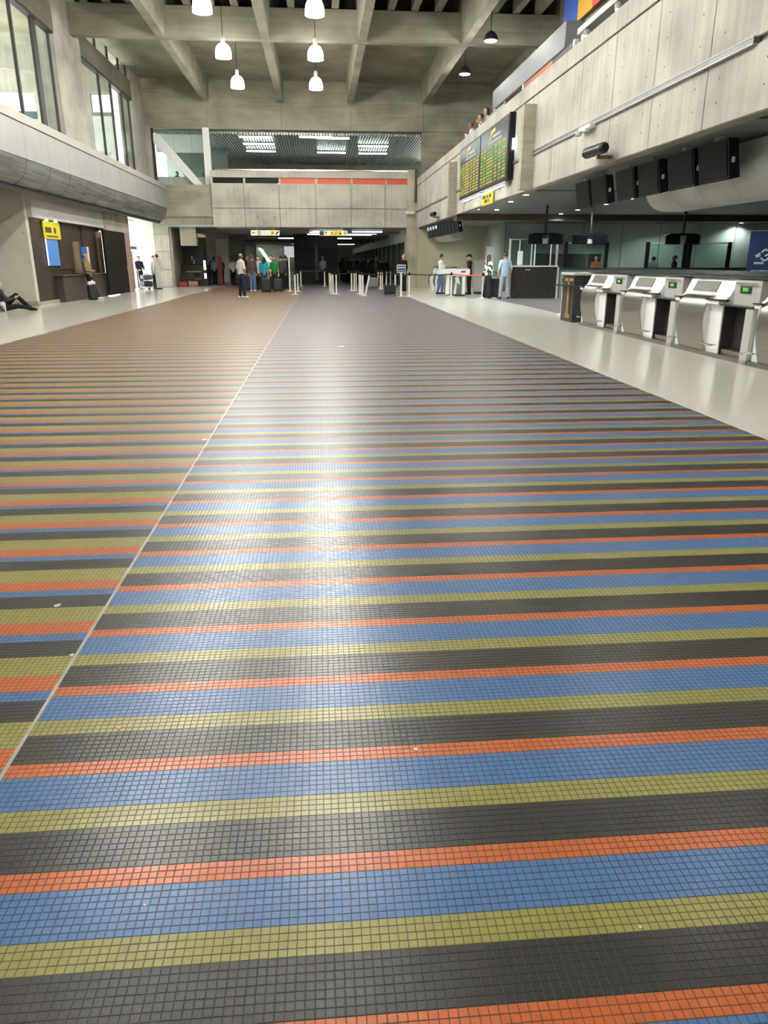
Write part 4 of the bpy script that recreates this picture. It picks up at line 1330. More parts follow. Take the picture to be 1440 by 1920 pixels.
MB().box(0.06, 0.09, 0.44, 0.50, 1.30, 2.22).build('pane_edge', mat('pane_edge_lit', (0.7, 0.75, 0.9), 0.4, emit=(0.6, 0.65, 1), estr=0.8), t)
MB().box(0.03, 0.08, 0.5, 1.8, 1.27, 1.30).build('pane_sill', DARK, t)
MB().box(0.02, 0.05, 4.55, 5.35, 1.32, 2.02).build('lit_pane', BLUE, t)
MB().box(0.02, 0.07, 5.35, 5.55, 1.32, 2.02).build('pane_edge', PLASTER, t)
MB().box(0.0, 0.10, 7.05, 7.62, 0.9, 2.68).build('timber_post', WOOD, t)
MB().box(0.0, 0.08, 3.55, 4.3, 1.0, 2.2).build('timber_panel', varied('tan_panel', (0.16, 0.12, 0.07), 0.6, 0, (1, 1, 3), 0.3), t)
sg = MB().box(0.06, 0.12, 0.35, 2.05, 2.21, 2.80, bev=0.01).build('sign', mat('shop_yellow', (0.62, 0.55, 0.03), 0.4, emit=(0.6, 0.52, 0.03), estr=0.12), t)
MB().box(0.12, 0.13, 0.45, 1.05, 2.42, 2.60).tube([(0.115, 1.45, 2.51), (0.13, 1.45, 2.51)], 0.11, 16).build('sign_mark', mat('sign_brown', (0.10, 0.05, 0.02), 0.5), sg)
tx = MB()
for k in range(8):
    tx.box(0.12, 0.126, 0.55 + k * 0.15, 0.66 + k * 0.15, 2.27, 2.33)
tx.build('lettering', MATS['sign_brown'], sg)
for y in (0.40, 1.35):
    MB().lathe([(0.07, 2.78), (0.05, 2.84)], 0.22, y, 10).build('sign_lamp', mat('warm_bulb', (1, 0.8, 0.4), 0.5, emit=(1.0, 0.72, 0.25), estr=6), t)
t = thing('folding_door', 'tall plain dark door panel beside the bright doorway', 'door', (-9.30, 34.7, 0))
for k in range(3):
    MB().box(0.0, 0.10, 0.02 + k * 1.2, 1.20 + k * 1.2, 0.03, 2.74, bev=0.006).build('door_leaf', varied('door_black_brown', (0.011, 0.008, 0.006), 0.6, 0, (3, 3, 3), 0.3, spec=0.15), t)
MB().tube([(0.12, 3.42, 1.05), (0.12, 3.42, 1.25)], 0.015, 8).build('handle', mat('brass', (0.5, 0.33, 0.10), 0.3, 1.0), t)

t = thing('vending_machine', 'red vending machine with glowing round buttons in the bright doorway', 'machine', (-10.0, 41.05, 0))
MB().box(-0.4, 0.25, 0.0, 0.85, 0.05, 1.95, bev=0.03).build('machine_body', mat('vending_red', (0.42, 0.035, 0.015), 0.35), t)
MB().box(-0.35, 0.27, -0.02, 0.0, 0.1, 1.9).build('machine_front', mat('vending_grey', (0.25, 0.26, 0.28), 0.3), t)
for k in range(5):
    MB().tube([(0.10, -0.035, 1.70 - k * 0.27), (0.10, -0.02, 1.70 - k * 0.27)], 0.045, 10).build('button', mat('lit_button', (1, 1, 1), 0.4, emit=(1, 1, 1), estr=3), t)
MB().box(0.20, 0.262, -0.03, 0.3, 0.9, 1.85).build('side_strip', mat('amber_strip', (0.8, 0.45, 0.08), 0.4), t)
MB().box(-0.4, 0.2, 0.05, 0.8, 0.0, 0.05).build('feet', DARK, t)

# dark stalls on the left beyond the doorway
t = thing('dark_stall', 'dark brown stall with a lit glass case end, beyond the concrete door column', 'stall', (-8.35, 48.4, 0))
MB().box(0, 1.5, 0, 1.4, 0.0, 1.25, bev=0.02).build('stall_counter', varied('stall_brown', (0.022, 0.016, 0.013), 0.5, 0, (3, 3, 3), 0.3), t)
MB().box(0, 1.2, 0.9, 1.0, 1.25, 2.35).build('stall_back', varied('stall_dark', (0.03, 0.03, 0.032), 0.4, 0, (3, 3, 3), 0.3), t)
MB().box(0.1, 1.0, 0.0, 1.0, 2.35, 2.45).build('stall_roof', MATS['stall_brown'], t)
for x, z0, z1 in ((0.45, 1.55, 1.75), (0.55, 1.30, 1.52)):
    MB().box(x, x + 0.07, 0.86, 0.90, z0, z1).build('price_card', PLASTER, t)
MB().box(1.50, 1.56, 0.2, 1.2, 0.35, 1.5).build('glass_case', GGLASS, t)
for z0, z1 in ((0.95, 1.5), (0.45, 0.75)):
    MB().box(1.30, 1.42, -0.03, -0.01, z0, z1).build('lit_panel', mat('lit_case', (1, 1, 1), 0.5, emit=(0.85, 1, 0.97), estr=3), t)
t = thing('red_banner_stand', 'narrow dark red upright panel by the lit glass case', 'panel', (-6.4, 50.0, 0))
MB().box(0, 0.25, 0, 0.08, 0.05, 1.8).build('panel_face', mat('dark_red', (0.25, 0.02, 0.02), 0.5), t)
MB().box(-0.03, 0.28, -0.1, 0.18, 0, 0.05).build('foot', DARK, t)

for (y0, w, lab) in ((52.5, 0.9, 'pale concrete corridor column with a framed panel, nearest on the left side'), (62.0, 0.9, 'second pale corridor column on the left side'), (74.0, 0.9, 'third pale corridor column on the left side')):
    t = thing('corridor_column', lab, 'column', (-7.4, y0, 0), 0, 'left columns of the corridor')
    MB().box(0, 1.5, 0, w, 0, 3.30).build('column_shaft', CON, t)
    for z0, z1 in ((0.15, 1.85), (1.88, 2.85)):
        MB().box(0.62, 1.40, -0.05, 0.0, z0, z1, bev=0.01).build('face_panel', PLASTER, t)
for k, (y0, x0, m_, lab) in enumerate(((55.0, -7.6, 'stall_dark', 'dark shop front between the first two corridor columns'), (64.5, -7.6, 'stall_brown', 'dark shop front between the second and third corridor columns'), (77.5, -7.6, 'stall_dark', 'farthest dark shop front along the corridor'))):
    t = thing('corridor_shop', lab, 'shop', (x0, y0, 0), 0, 'shops along the corridor')
    MB().box(-1.2, 0, 0, 6.0, 2.2, 3.0).build('shop_header', COND, t)
    MB().box(-1.4, -0.8, 0, 6.0, 0, 2.2).build('shop_back', MATS[m_], t)
    MB().box(-0.5, 0.1, 0.3, 5.0, 0, 1.0).build('shop_counter', MATS[m_], t)
    MB().box(-0.02, 0.06, 1.5, 3.6, 2.3, 2.75).build('shop_sign', mat('shop_sign_lit_%d' % k, (0.3, 0.4, 0.35), 0.5, emit=((0.35, 0.6, 0.4), (0.5, 0.7, 1.0), (0.8, 0.8, 0.7))[k], estr=0.8), t)
t = thing('white_screen', 'pale hanging projection panel at the end of the corridor, left of the black pillar', 'panel', (-4.0, 92.0, 0.0))
MB().box(0, 2.5, 0, 0.1, 1.9, 3.1).build('panel_face', mat('pale_lit_panel', (0.6, 0.62, 0.65), 0.5, emit=(0.7, 0.75, 0.8), estr=0.45), t)
for x in (0.2, 2.3):
    MB().tube([(x, 0.05, 0), (x, 0.05, 1.9)], 0.03, 8).build('panel_leg', GREY, t)

# small stuff on the floor: litter and stickers
def speck(px, py, label, r_, m, n_=9):
    p = G(px, py)
    pts = [(r_ * (0.7 + 0.5 * ((k * 7) % 5) / 5) * math.cos(2 * math.pi * k / n_), r_ * (0.7 + 0.5 * ((k * 3) % 4) / 4) * math.sin(2 * math.pi * k / n_)) for k in range(n_)]
    o = MB().prism(pts, 0.0, 0.0012, axis='z').build('floor_scrap', m, None, False, (p.x, p.y, ZT + 0.0004))
    tag(o, label, 'litter', 'scraps lying on the mosaic floor')


PAPER = mat('paper_scrap', (0.65, 0.60, 0.50), 0.7)
PINKS = mat('pink_scrap', (0.55, 0.24, 0.17), 0.6)
speck(135, 1230, 'round pale scrap just left of the floor joint', 0.011, PAPER)
speck(224, 1366, 'pinkish gum spot on an olive band right of the floor joint', 0.012, PINKS)
speck(780, 1407, 'small white paper scrap near the middle of the floor', 0.010, PAPER)
speck(108, 1137, 'thin white paper sliver near the left edge of the floor', 0.018, PAPER)
speck(384, 825, 'small dark-edged scrap beside the floor joint, far off', 0.03, PAPER)
speck(272, 1700, 'tiny yellow-white crumb on the nearest full blue band', 0.004, PAPER)
speck(640, 650, 'pale strip of paper far along the floor', 0.09, PAPER)
speck(1200, 1741, 'tiny pale crumb on the dark band near the bottom right', 0.005, PAPER)

# ================================================================ PEOPLE
def smin(a, b_, k):
    h = np.clip(0.5 + 0.5 * (b_ - a) / k, 0, 1)
    return b_ * (1 - h) + a * h - k * h * (1 - h)


def capsule(P, a, b_, ra, rb, flat=None):
    a, b_ = np.array(a, float), np.array(b_, float)
    if flat:
        P = P.copy(); f = flat
        P[..., 1] = a[1] + (P[..., 1] - a[1]) / f
        b_ = b_.copy(); b_[1] = a[1] + (b_[1] - a[1]) / f
    ab = b_ - a
    t = np.clip(((P - a) @ ab) / max(ab @ ab, 1e-9), 0, 1)
    d = np.linalg.norm(P - a - t[..., None] * ab, axis=-1) - (ra + (rb - ra) * t)
    return d * (flat if flat else 1.0)


def surface(caps, name, vox=0.022, k=0.03, cut=None):
    """one continuous skin round a set of tapered limbs: smooth union sampled on a grid, then surface nets"""
    pts = np.array([p for c in caps for p in (c[0], c[1])], float)
    rm = max(max(c[2], c[3]) for c in caps)
    lo, hi = pts.min(0) - rm - 3 * vox, pts.max(0) + rm + 3 * vox
    nx, ny, nz = [int(math.ceil((h - l) / vox)) + 1 for l, h in zip(lo, hi)]
    X, Y, Z = np.meshgrid(lo[0] + vox * np.arange(nx), lo[1] + vox * np.arange(ny), lo[2] + vox * np.arange(nz), indexing='ij')
    P = np.stack([X, Y, Z], -1)
    D = None
    for c in caps:
        d = capsule(P, *c)
        D = d if D is None else smin(D, d, k)
    if cut is not None:
        D = np.maximum(D, cut(P))
    ins = D < 0
    cs = np.zeros((nx - 1, ny - 1, nz - 1), int)
    acc = np.zeros(cs.shape + (3,)); cnt = np.zeros(cs.shape)
    for ax in range(3):
        for o1 in (0, 1):
            for o2 in (0, 1):
                s0 = [slice(None)] * 3
                offs = [0, 0, 0]
                oth = [i for i in range(3) if i != ax]
                offs[oth[0]], offs[oth[1]] = o1, o2
                sl0 = tuple(slice(offs[i], offs[i] + cs.shape[i]) for i in range(3))
                offs2 = list(offs); offs2[ax] = 1
                sl1 = tuple(slice(offs2[i], offs2[i] + cs.shape[i]) for i in range(3))
                a, b_ = D[sl0], D[sl1]
                cr = (a < 0) != (b_ < 0)
                t = np.where(cr, a / np.where(cr, a - b_, 1), 0)
                for i in range(3):
                    acc[..., i] += np.where(cr, offs[i] + (t if i == ax else 0), 0)
                cnt += cr
    act = cnt > 0
    idx = -np.ones(cs.shape, int)
    idx[act] = np.arange(act.sum())
    ijk = np.argwhere(act)
    V = lo + vox * (ijk + acc[act] / cnt[act][:, None])
    F = []
    for ax in range(3):
        u, v = (ax + 1) % 3, (ax + 2) % 3
        n0 = [nx, ny, nz]
        sl = [slice(1, n0[i] - 1) for i in range(3)]
        sl[ax] = slice(0, n0[ax] - 1)
        sl2 = list(sl); sl2[ax] = slice(1, n0[ax])
        a, b_ = ins[tuple(sl)], ins[tuple(sl2)]
        E_ = np.argwhere(a != b_)
        base = np.array([s_.start for s_ in sl])
        fl_ = a[tuple(E_.T)] if len(E_) else np.array([])
        E_ = E_ + base
        q = []
        for du, dv in ((1, 1), (0, 1), (0, 0), (1, 0)):
            o = E_.copy(); o[:, u] -= du; o[:, v] -= dv
            q.append(idx[tuple(o.T)])
        q = np.stack(q, 1)
        q[~fl_.astype(bool)] = q[~fl_.astype(bool)][:, ::-1]
        F.append(q)
    F = np.concatenate(F)
    F = F[(F >= 0).all(1)]
    me = bpy.data.meshes.new(name)
    me.from_pydata(V.tolist(), [], F.tolist())
    me.polygons.foreach_set('use_smooth', [True] * len(me.polygons))
    me.update()
    return me


SKIN = {k: mat('skin_' + k, c, 0.5) for k, c in (('tan', (0.42, 0.24, 0.15)), ('light', (0.55, 0.35, 0.25)), ('brown', (0.22, 0.115, 0.065)))}
HAIRB = mat('hair_black', (0.012, 0.010, 0.009), 0.5)
HAIRN = mat('hair_brown', (0.06, 0.035, 0.02), 0.5)
HAIRG = mat('hair_grey', (0.30, 0.28, 0.26), 0.6)


def cloth(name, col):
    return varied('cloth_' + name, col, 0.8, 0, (14, 14, 14), 0.15, spec=0.2)


def stripes_cloth(name, c1, c2, per):
    m = mat('cloth_' + name, c1, 0.8, spec=0.2)
    nt, N, L, b = nodes_of(m)
    if N.get('stripe'):
        return m
    tc = N.new('ShaderNodeTexCoord')
    sx = N.new('ShaderNodeSeparateXYZ'); L.new(tc.outputs['Object'], sx.inputs[0])
    f = N.new('ShaderNodeMath'); f.operation = 'DIVIDE'; f.name = 'stripe'
    L.new(sx.outputs[2], f.inputs[0]); f.inputs[1].default_value = per
    g = N.new('ShaderNodeMath'); g.operation = 'FRACT'; L.new(f.outputs[0], g.inputs[0])
    h = N.new('ShaderNodeMath'); h.operation = 'LESS_THAN'; L.new(g.outputs[0], h.inputs[0]); h.inputs[1].default_value = 0.30
    mx = N.new('ShaderNodeMix'); mx.data_type = 'RGBA'; L.new(h.outputs[0], mx.inputs[0])
    mx.inputs[6].default_value = (*c1, 1); mx.inputs[7].default_value = (*c2, 1)
    L.new(mx.outputs[2], b.inputs['Base Color'])
    return m


def blotch_cloth(name, c1, c2):
    m = mat('cloth_' + name, c1, 0.8, spec=0.2)
    nt, N, L, b = nodes_of(m)
    tc = N.new('ShaderNodeTexCoord')
    v = N.new('ShaderNodeTexVoronoi'); v.inputs['Scale'].default_value = 15
    L.new(tc.outputs['Object'], v.inputs['Vector'])
    rp = N.new('ShaderNodeValToRGB'); rp.color_ramp.interpolation = 'CONSTANT'
    rp.color_ramp.elements[0].color = (*c1, 1); rp.color_ramp.elements[1].color = (*c2, 1)
    rp.color_ramp.elements[1].position = 0.5
    L.new(v.outputs['Color'], rp.inputs[0]); L.new(rp.outputs[0], b.inputs['Base Color'])
    return m


def hand_mesh(side):
    """palm with four unequal, bent fingers and a thumb from the side; hangs along -z from the wrist"""
    caps = [((-0.022, 0, -0.01), (-0.026, 0, -0.085), 0.017, 0.015), ((0.0, 0, -0.005), (0.0, 0, -0.09), 0.018, 0.016), ((0.022, 0, -0.01), (0.024, 0, -0.083), 0.016, 0.014)]
    for x, l1 in ((-0.031, 0.068), (-0.011, 0.078), (0.010, 0.074), (0.030, 0.058)):
        z0 = -0.088 + abs(x) * 0.2
        k1 = (x * 1.12, 0.012, z0 - l1 * 0.5)
        caps.append(((x, 0, z0), k1, 0.0095, 0.009))
        caps.append((k1, (x * 1.12, 0.036, z0 - l1 * 0.88), 0.009, 0.0072))
    caps.append(((-0.024, 0.0, -0.03), (-0.054, 0.016, -0.062), 0.012, 0.010))
    caps.append(((-0.054, 0.016, -0.062), (-0.058, 0.030, -0.090), 0.010, 0.008))
    if side < 0:
        caps = [(tuple([-a[0], a[1], a[2]]), tuple([-b_[0], b_[1], b_[2]]), r1_, r2_) for a, b_, r1_, r2_ in caps]
    return surface(caps, 'hand', vox=0.0065, k=0.006)


HANDS = {1: hand_mesh(1), -1: hand_mesh(-1)}
NP = [0]


def person(label, loc, face, h=1.72, shirt=None, pants=None, shoes=None, hair=HAIRB, skin='tan', legs=None, arms=None, sleeve='short', lean=0.0, hips=0.93,
           hair_long=False, bald=False, skirt=False, belly=0.0, broad=1.0, cap=None, group=None, half=False, vox=0.024, extra_shift=(0, 0), head_turn=(0, 0), sit=False):
    """a figure in its own frame: feet at z 0, facing +y; face = compass angle it turns to; joints in metres for a 1.72 m body"""
    s_ = h / 1.72
    hp = np.array([0, 0, hips])
    up = np.array([0, math.sin(lean), math.cos(lean)])
    at_ = lambda d, x=0.0, f=0.0: hp + up * d + np.array([x, f, 0])
    legs = legs or [((0.0, 0.01, -0.44), (0.0, -0.02, -0.86)), ((0.0, 0.01, -0.44), (0.0, -0.02, -0.86))]
    arms = arms or [((0.05, -0.02, -0.28), (0.05, 0.06, -0.52)), ((0.05, -0.02, -0.28), (0.05, 0.06, -0.52))]
    B = 0.165 * broad
    neck, head = at_(0.54), at_(0.685, head_turn[0], 0.02 + head_turn[1])
    torso = [(at_(0.0), at_(0.22), 0.135 * broad, 0.125 * broad, 0.70), (at_(0.22), at_(0.42), 0.125 * broad, 0.145 * broad, 0.68),
             (at_(0.46, -B + 0.03), at_(0.46, B - 0.03), 0.068, 0.068)]
    if belly:
        torso.append((at_(0.06, 0, 0.03), at_(0.24, 0, 0.05), 0.12 * broad + belly, 0.11 * broad + belly, 0.85))
    body = [c for c in torso]
    body += [(neck - up * 0.05, neck + up * 0.06, 0.060, 0.055)]
    body += [(head + up * 0.035 + np.array([0, -0.012, 0]), head + up * 0.030 + np.array([0, 0.008, 0]), 0.083, 0.083), (head - up * 0.02 + np.array([0, 0.02, 0]), head - up * 0.065 + np.array([0, 0.035, 0]), 0.066, 0.050)]
    nose = head + np.array([0, 0.093, -0.01])
    body += [(nose + np.array([0, -0.012, 0.03]), nose + np.array([0, 0.012, -0.012]), 0.012, 0.017)]
    for sx in (-1, 1):
        body += [(head + np.array([sx * 0.080, 0.0, 0.012]), head + np.array([sx * 0.083, -0.008, -0.022]), 0.016, 0.013)]
    shirtc = [] if sit else [(at_(-0.10), at_(0.10), 0.150 * broad, 0.150 * broad, 0.72)]
    shirtc += [(c[0], c[1], c[2] + 0.016, c[3] + 0.016, *c[4:]) for c in torso]
    pantc = [(at_(-0.02), at_(0.07), 0.140 * broad + belly * 0.6, 0.135 * broad + belly * 0.6, 0.72)]
    hands = []
    for i, sx in enumerate((-1, 1)):
        sh = at_(0.455, sx * B)
        e, w = arms[i]
        el = sh + np.array([sx * e[0], e[1], e[2]])
        wr_ = sh + np.array([sx * w[0], w[1], w[2]])
        body += [(sh, el, 0.050, 0.038), (el, wr_, 0.038, 0.026)]
        if sleeve == 'long':
            shirtc += [(sh, el, 0.064, 0.052), (el, el + (wr_ - el) * 0.93, 0.050, 0.040)]
        else:
            shirtc += [(sh, sh + (el - sh) * 0.80, 0.068, 0.066)]
        hands.append((wr_, (wr_ - el) / max(np.linalg.norm(wr_ - el), 1e-6), sx))
    feet = []
    if not half:
        for i, sx in enumerate((-1, 1)):
            hj = at_(-0.02, sx * 0.085)
            kn = hp + np.array([sx * (0.085 + legs[i][0][0]), legs[i][0][1], legs[i][0][2]])
            an = hp + np.array([sx * (0.085 + legs[i][1][0]), legs[i][1][1], legs[i][1][2]])
            body += [(hj, kn, 0.075, 0.052), (kn + (an - kn) * 0.3, kn, 0.054, 0.050), (kn + (an - kn) * 0.3, an, 0.054, 0.034)]
            if not skirt:
                pantc += [(hj, kn, 0.096 * broad, 0.072), (kn, kn + (an - kn) * 0.97, 0.072, 0.062)]
            feet.append((an, sx, kn))
        if skirt:
            an = [f[0] for f in feet]
            pantc += [(at_(-0.05, -0.04), np.array([an[0][0] - 0.02, an[0][1], 0.14]), 0.12, 0.13), (at_(-0.05, 0.04), np.array([an[1][0] + 0.02, an[1][1], 0.14]), 0.12, 0.13)]
    pants_top = hips + 0.10
    t = thing('person', label, 'person', (loc[0], loc[1], loc[2] if len(loc) > 2 else 0.0), -R(face), group)
    t.scale = (s_, s_, s_)
    NP[0] += 1

    def put(me, nm, m):
        me.materials.append(m)
        o = bpy.data.objects.new(nm, me); C.objects.link(o); o.parent = t
        return o
    put(surface(body, 'body', vox), 'body', SKIN[skin])
    put(surface(shirtc, 'shirt', vox, 0.025, (lambda P: (hips - 0.10) - P[..., 2]) if not sit else None), 'shirt', shirt)
    if not half:
        put(surface(pantc, 'trousers', vox, 0.02), 'skirt' if skirt else 'trousers', pants)
        for an, sx, kn in feet:
            z = max(0.0, an[2] - 0.08)
            d = 1.0
            me = surface([((an[0], an[1] - 0.04, z + 0.045), (an[0] + sx * 0.02, an[1] + 0.15, z + 0.038), 0.044, 0.036), ((an[0], an[1] - 0.02, z + 0.06), (an[0], an[1] - 0.01, z + 0.10), 0.045, 0.042)], 'shoe', 0.018, 0.02,
                         lambda P, z=z: z - P[..., 2])
            put(me, 'shoe', shoes or BLACK)
    for wr_, d, sx in hands:
        o = bpy.data.objects.new('hand', HANDS[sx]); C.objects.link(o); o.parent = t
        o.location = wr_
        o.rotation_mode = 'QUATERNION'
        o.rotation_quaternion = Vector((0, 0, -1)).rotation_difference(Vector(d))
        if not HANDS[sx].materials:
            HANDS[sx].materials.append(SKIN['tan'])
        o.material_slots[0].link = 'OBJECT'
        o.material_slots[0].material = SKIN[skin]
    eyes = MB()
    for sx in (-1, 1):
        c = head + np.array([sx * 0.032, 0.080, 0.022])
        eyes.lathe([(0.004, -0.008), (0.010, -0.004), (0.010, 0.004), (0.004, 0.008)], c[0], c[1], 8)
        eyes.v[-32:] = [(a, b_, z_ + c[2]) for a, b_, z_ in eyes.v[-32:]]
    eyes.build('eyes', BLACK, t)['kind'] = 'stuff'
    mo = MB().box(head[0] - 0.022, head[0] + 0.022, head[1] + 0.082, head[1] + 0.089, head[2] - 0.052, head[2] - 0.044).build('mouth', mat('lips', (0.30, 0.10, 0.08), 0.5), t)
    if cap:
        put(surface([(head + np.array([0, -0.015, 0.055]), head + np.array([0, 0.005, 0.055]), 0.098, 0.096), (head + np.array([0, 0.06, 0.06]), head + np.array([0, 0.14, 0.045]), 0.05, 0.04, )], 'cap', 0.02, 0.02,
                    lambda P, z=head[2] + 0.035: z - P[..., 2]), 'cap', cap)
    if not bald:
        hc = [(head + np.array([0, -0.030, 0.048]), head + np.array([0, -0.015, 0.055]), 0.092, 0.088)]
        if hair_long:
            hc += [(head + np.array([0, -0.05, 0.03]), head + np.array([0, -0.085, -0.20]), 0.085, 0.06)]
            for sx in (-1, 1):
                hc += [(head + np.array([sx * 0.06, -0.03, 0.02]), head + np.array([sx * 0.075, -0.03, -0.17]), 0.045, 0.035)]
        put(surface(hc, 'hair', 0.02, 0.02, lambda P, y=head[1], z=head[2]: np.where(P[..., 2] > z + 0.075, -1.0, P[..., 1] - (y + 0.015))), 'hair', hair)
    else:
        put(surface([(head + np.array([-0.05, -0.045, 0.0]), head + np.array([0.05, -0.045, 0.0]), 0.055, 0.055)], 'hair', 0.02), 'hair', hair)
    return t


NAVYC, BLACKC, WHITEC = cloth('navy', (0.018, 0.022, 0.040)), cloth('black', (0.012, 0.012, 0.014)), cloth('white', (0.72, 0.72, 0.72))
JEANS, TEAL, GREENC = cloth('jeans', (0.10, 0.16, 0.28)), cloth('teal', (0.02, 0.30, 0.36)), cloth('green', (0.015, 0.17, 0.05))
GREYC, DGREY, LBLUE = cloth('grey', (0.34, 0.36, 0.37)), cloth('dark_grey', (0.045, 0.045, 0.05)), cloth('light_blue', (0.34, 0.42, 0.52))
PALEJ, ORANGEC, BROWNC, OLIVEC = cloth('pale_jeans', (0.34, 0.36, 0.40)), cloth('orange', (0.50, 0.13, 0.05)), cloth('brown', (0.07, 0.055, 0.04)), cloth('olive', (0.20, 0.18, 0.08))
STRIPE = stripes_cloth('striped', (0.74, 0.72, 0.66), (0.24, 0.22, 0.22), 0.058)
FLORAL = blotch_cloth('patterned', (0.03, 0.03, 0.03), (0.62, 0.62, 0.58))
SHOEW = mat('shoe_white', (0.75, 0.74, 0.72), 0.5)
RELAX = ((0.05, -0.02, -0.28), (0.05, 0.06, -0.52))


def at(px, py):
    p = G(px, py)
    return (p.x, p.y, 0.0)


# near and middle distance
person('bald man in a white striped polo shirt and navy trousers standing on the mosaic', at(455, 558.5), 55, 1.74, STRIPE, NAVYC, SHOEW, HAIRN, 'brown', bald=True, belly=0.035, broad=1.08,
       arms=[((0.06, -0.04, -0.27), (-0.02, 0.14, -0.46)), ((0.05, 0.0, -0.27), (-0.04, 0.14, -0.46))],
       legs=[((0.05, 0.02, -0.44), (0.08, -0.02, -0.86)), ((0.05, 0.02, -0.44), (0.10, -0.01, -0.86))])
person('person with back turned, dark brown jacket and jeans, right of the striped polo', at(475, 546.5), 10, 1.72, BROWNC, JEANS, SHOEW, HAIRN, 'tan', sleeve='long')
person('woman with back turned in a bright teal shirt, long dark hair', at(497, 546), 355, 1.64, TEAL, DGREY, BLACK, HAIRB, 'tan', hair_long=True, belly=0.02, broad=1.05)
person('woman in a green shirt and dark trousers beside the teal shirt', at(516, 545.5), 170, 1.66, GREENC, BLACKC, BLACK, HAIRB, 'tan', hair_long=True)
person('person in dark grey, back turned, just left of the tall white pole', at(529, 544.5), 350, 1.72, DGREY, BLACKC, BLACK, HAIRB, 'tan', sleeve='long', broad=1.15)
person('person in a pale shirt behind the green shirt', at(511, 542), 200, 1.72, WHITEC, NAVYC, BLACK, HAIRB, 'light')
person('person in pale blue behind the teal shirt, left', at(487, 543), 190, 1.70, LBLUE, BLACKC, BLACK, HAIRN, 'light')
person('person in black, half hidden left of the brown jacket', at(466, 541), 120, 1.72, BLACKC, BLACKC, BLACK, HAIRB, 'brown', sleeve='long')
person('person in black behind the dark grey back, by the white pole', at(537, 541), 30, 1.74, BLACKC, BLACKC, BLACK, HAIRB, 'tan', sleeve='long')
person('man in a light grey shirt walking away between the black pillars', at(606, 531), 0, 1.74, GREYC, DGREY, BLACK, HAIRG, 'tan', broad=1.05,
       legs=[((0.0, 0.10, -0.43), (0.0, 0.06, -0.86)), ((0.0, -0.06, -0.43), (0.0, -0.22, -0.82))])
person('man in a white shirt and blue jeans leaning his hands toward the kiosk', at(825, 551.5), 75, 1.74, WHITEC, JEANS, BLACK, HAIRN, 'light', belly=0.02, lean=0.05,
       arms=[((0.03, 0.10, -0.25), (0.0, 0.36, -0.20)), ((0.03, 0.10, -0.25), (0.0, 0.36, -0.20))], legs=[((0.0, 0.0, -0.44), (0.0, -0.10, -0.86)), ((0.0, 0.06, -0.44), (0.0, 0.04, -0.86))])
person('clerk in black with a dark cap behind the white kiosk', (6.85, 35.0, 0), 262, 1.72, BLACKC, BLACKC, BLACK, HAIRB, 'light', cap=BLACKC, arms=[((0.03, 0.12, -0.24), (0.0, 0.34, -0.24)), RELAX])
person('woman in a black and white patterned blouse and long black skirt', at(914, 560), 60, 1.68, FLORAL, BLACKC, SHOEW, HAIRN, 'light', hair_long=True, skirt=True, sleeve='long',
       arms=[RELAX, ((0.02, 0.06, -0.26), (-0.02, 0.28, -0.36))])
person('man with back turned in a light blue shirt and pale jeans', at(944, 560.5), 352, 1.76, LBLUE, PALEJ, BLACK, HAIRB, 'light', broad=1.12, sleeve='short',
       arms=[((0.08, -0.02, -0.27), (0.06, 0.05, -0.50)), ((0.08, -0.02, -0.27), (0.06, 0.05, -0.50))], legs=[((0.05, 0.01, -0.44), (0.09, -0.02, -0.86)), ((0.05, 0.01, -0.44), (0.09, -0.02, -0.86))])
person('fair-haired person in black beside the blue notice and the concrete pier', at(757, 546), 240, 1.76, BLACKC, BLACKC, BLACK, mat('hair_fair', (0.40, 0.27, 0.12), 0.5), 'light', sleeve='long')
person('clerk in an orange shirt behind the bay counter', (11.9, 32.6, 0), 200, 1.66, ORANGEC, BLACKC, BLACK, HAIRB, 'tan')
person('clerk in pale blue behind the glass screens of the bay counter', (14.45, 32.6, 0), 20, 1.62, LBLUE, BLACKC, BLACK, HAIRB, 'tan')
person('clerk in black behind the middle post of the glass screens', (15.3, 32.4, 0), 280, 1.66, BLACKC, BLACKC, BLACK, HAIRN, 'brown', sleeve='long', broad=1.1)
person('clerk in a pale pink top behind the rightmost glass screen', (16.2, 33.0, 0), 250, 1.62, cloth('pink', (0.55, 0.36, 0.33)), BLACKC, BLACK, HAIRN, 'light')

# left side
person('person in dark clothes sitting on the floor, cut by the left frame edge', (-9.68, 24.3, 0), 68, 1.68, DGREY, BLACKC, BLACK, HAIRB, 'light', hips=0.11, sleeve='long', lean=-0.08, sit=True,
       legs=[((0.02, 0.40, 0.36), (0.02, 0.74, -0.02)), ((0.08, 0.42, 0.04), (0.02, 0.78, -0.03))], arms=[((0.04, 0.18, -0.22), (0.0, 0.42, -0.08)), ((0.04, 0.18, -0.22), (-0.02, 0.38, -0.16))])
person('man in an olive shirt and black trousers leaning back on the shop counter', (-9.22, 31.9, 0), 95, 1.74, OLIVEC, BLACKC, SHOEW, HAIRN, 'tan', lean=-0.10, bald=True, belly=0.02,
       arms=[((0.04, 0.06, -0.26), (-0.05, 0.22, -0.36)), ((0.04, 0.06, -0.26), (-0.05, 0.24, -0.30))], legs=[((0.02, 0.10, -0.42), (0.02, 0.26, -0.85)), ((0.02, 0.08, -0.42), (0.02, 0.20, -0.85))])
person('woman in a dark jacket pushing a luggage trolley in the bright doorway', (-9.85, 43.6, 0), 150, 1.70, NAVYC, NAVYC, SHOEW, HAIRB, 'light', hair_long=False, sleeve='long',
       arms=[((0.03, 0.12, -0.25), (-0.02, 0.34, -0.36)), ((0.03, 0.12, -0.25), (-0.02, 0.34, -0.36))])
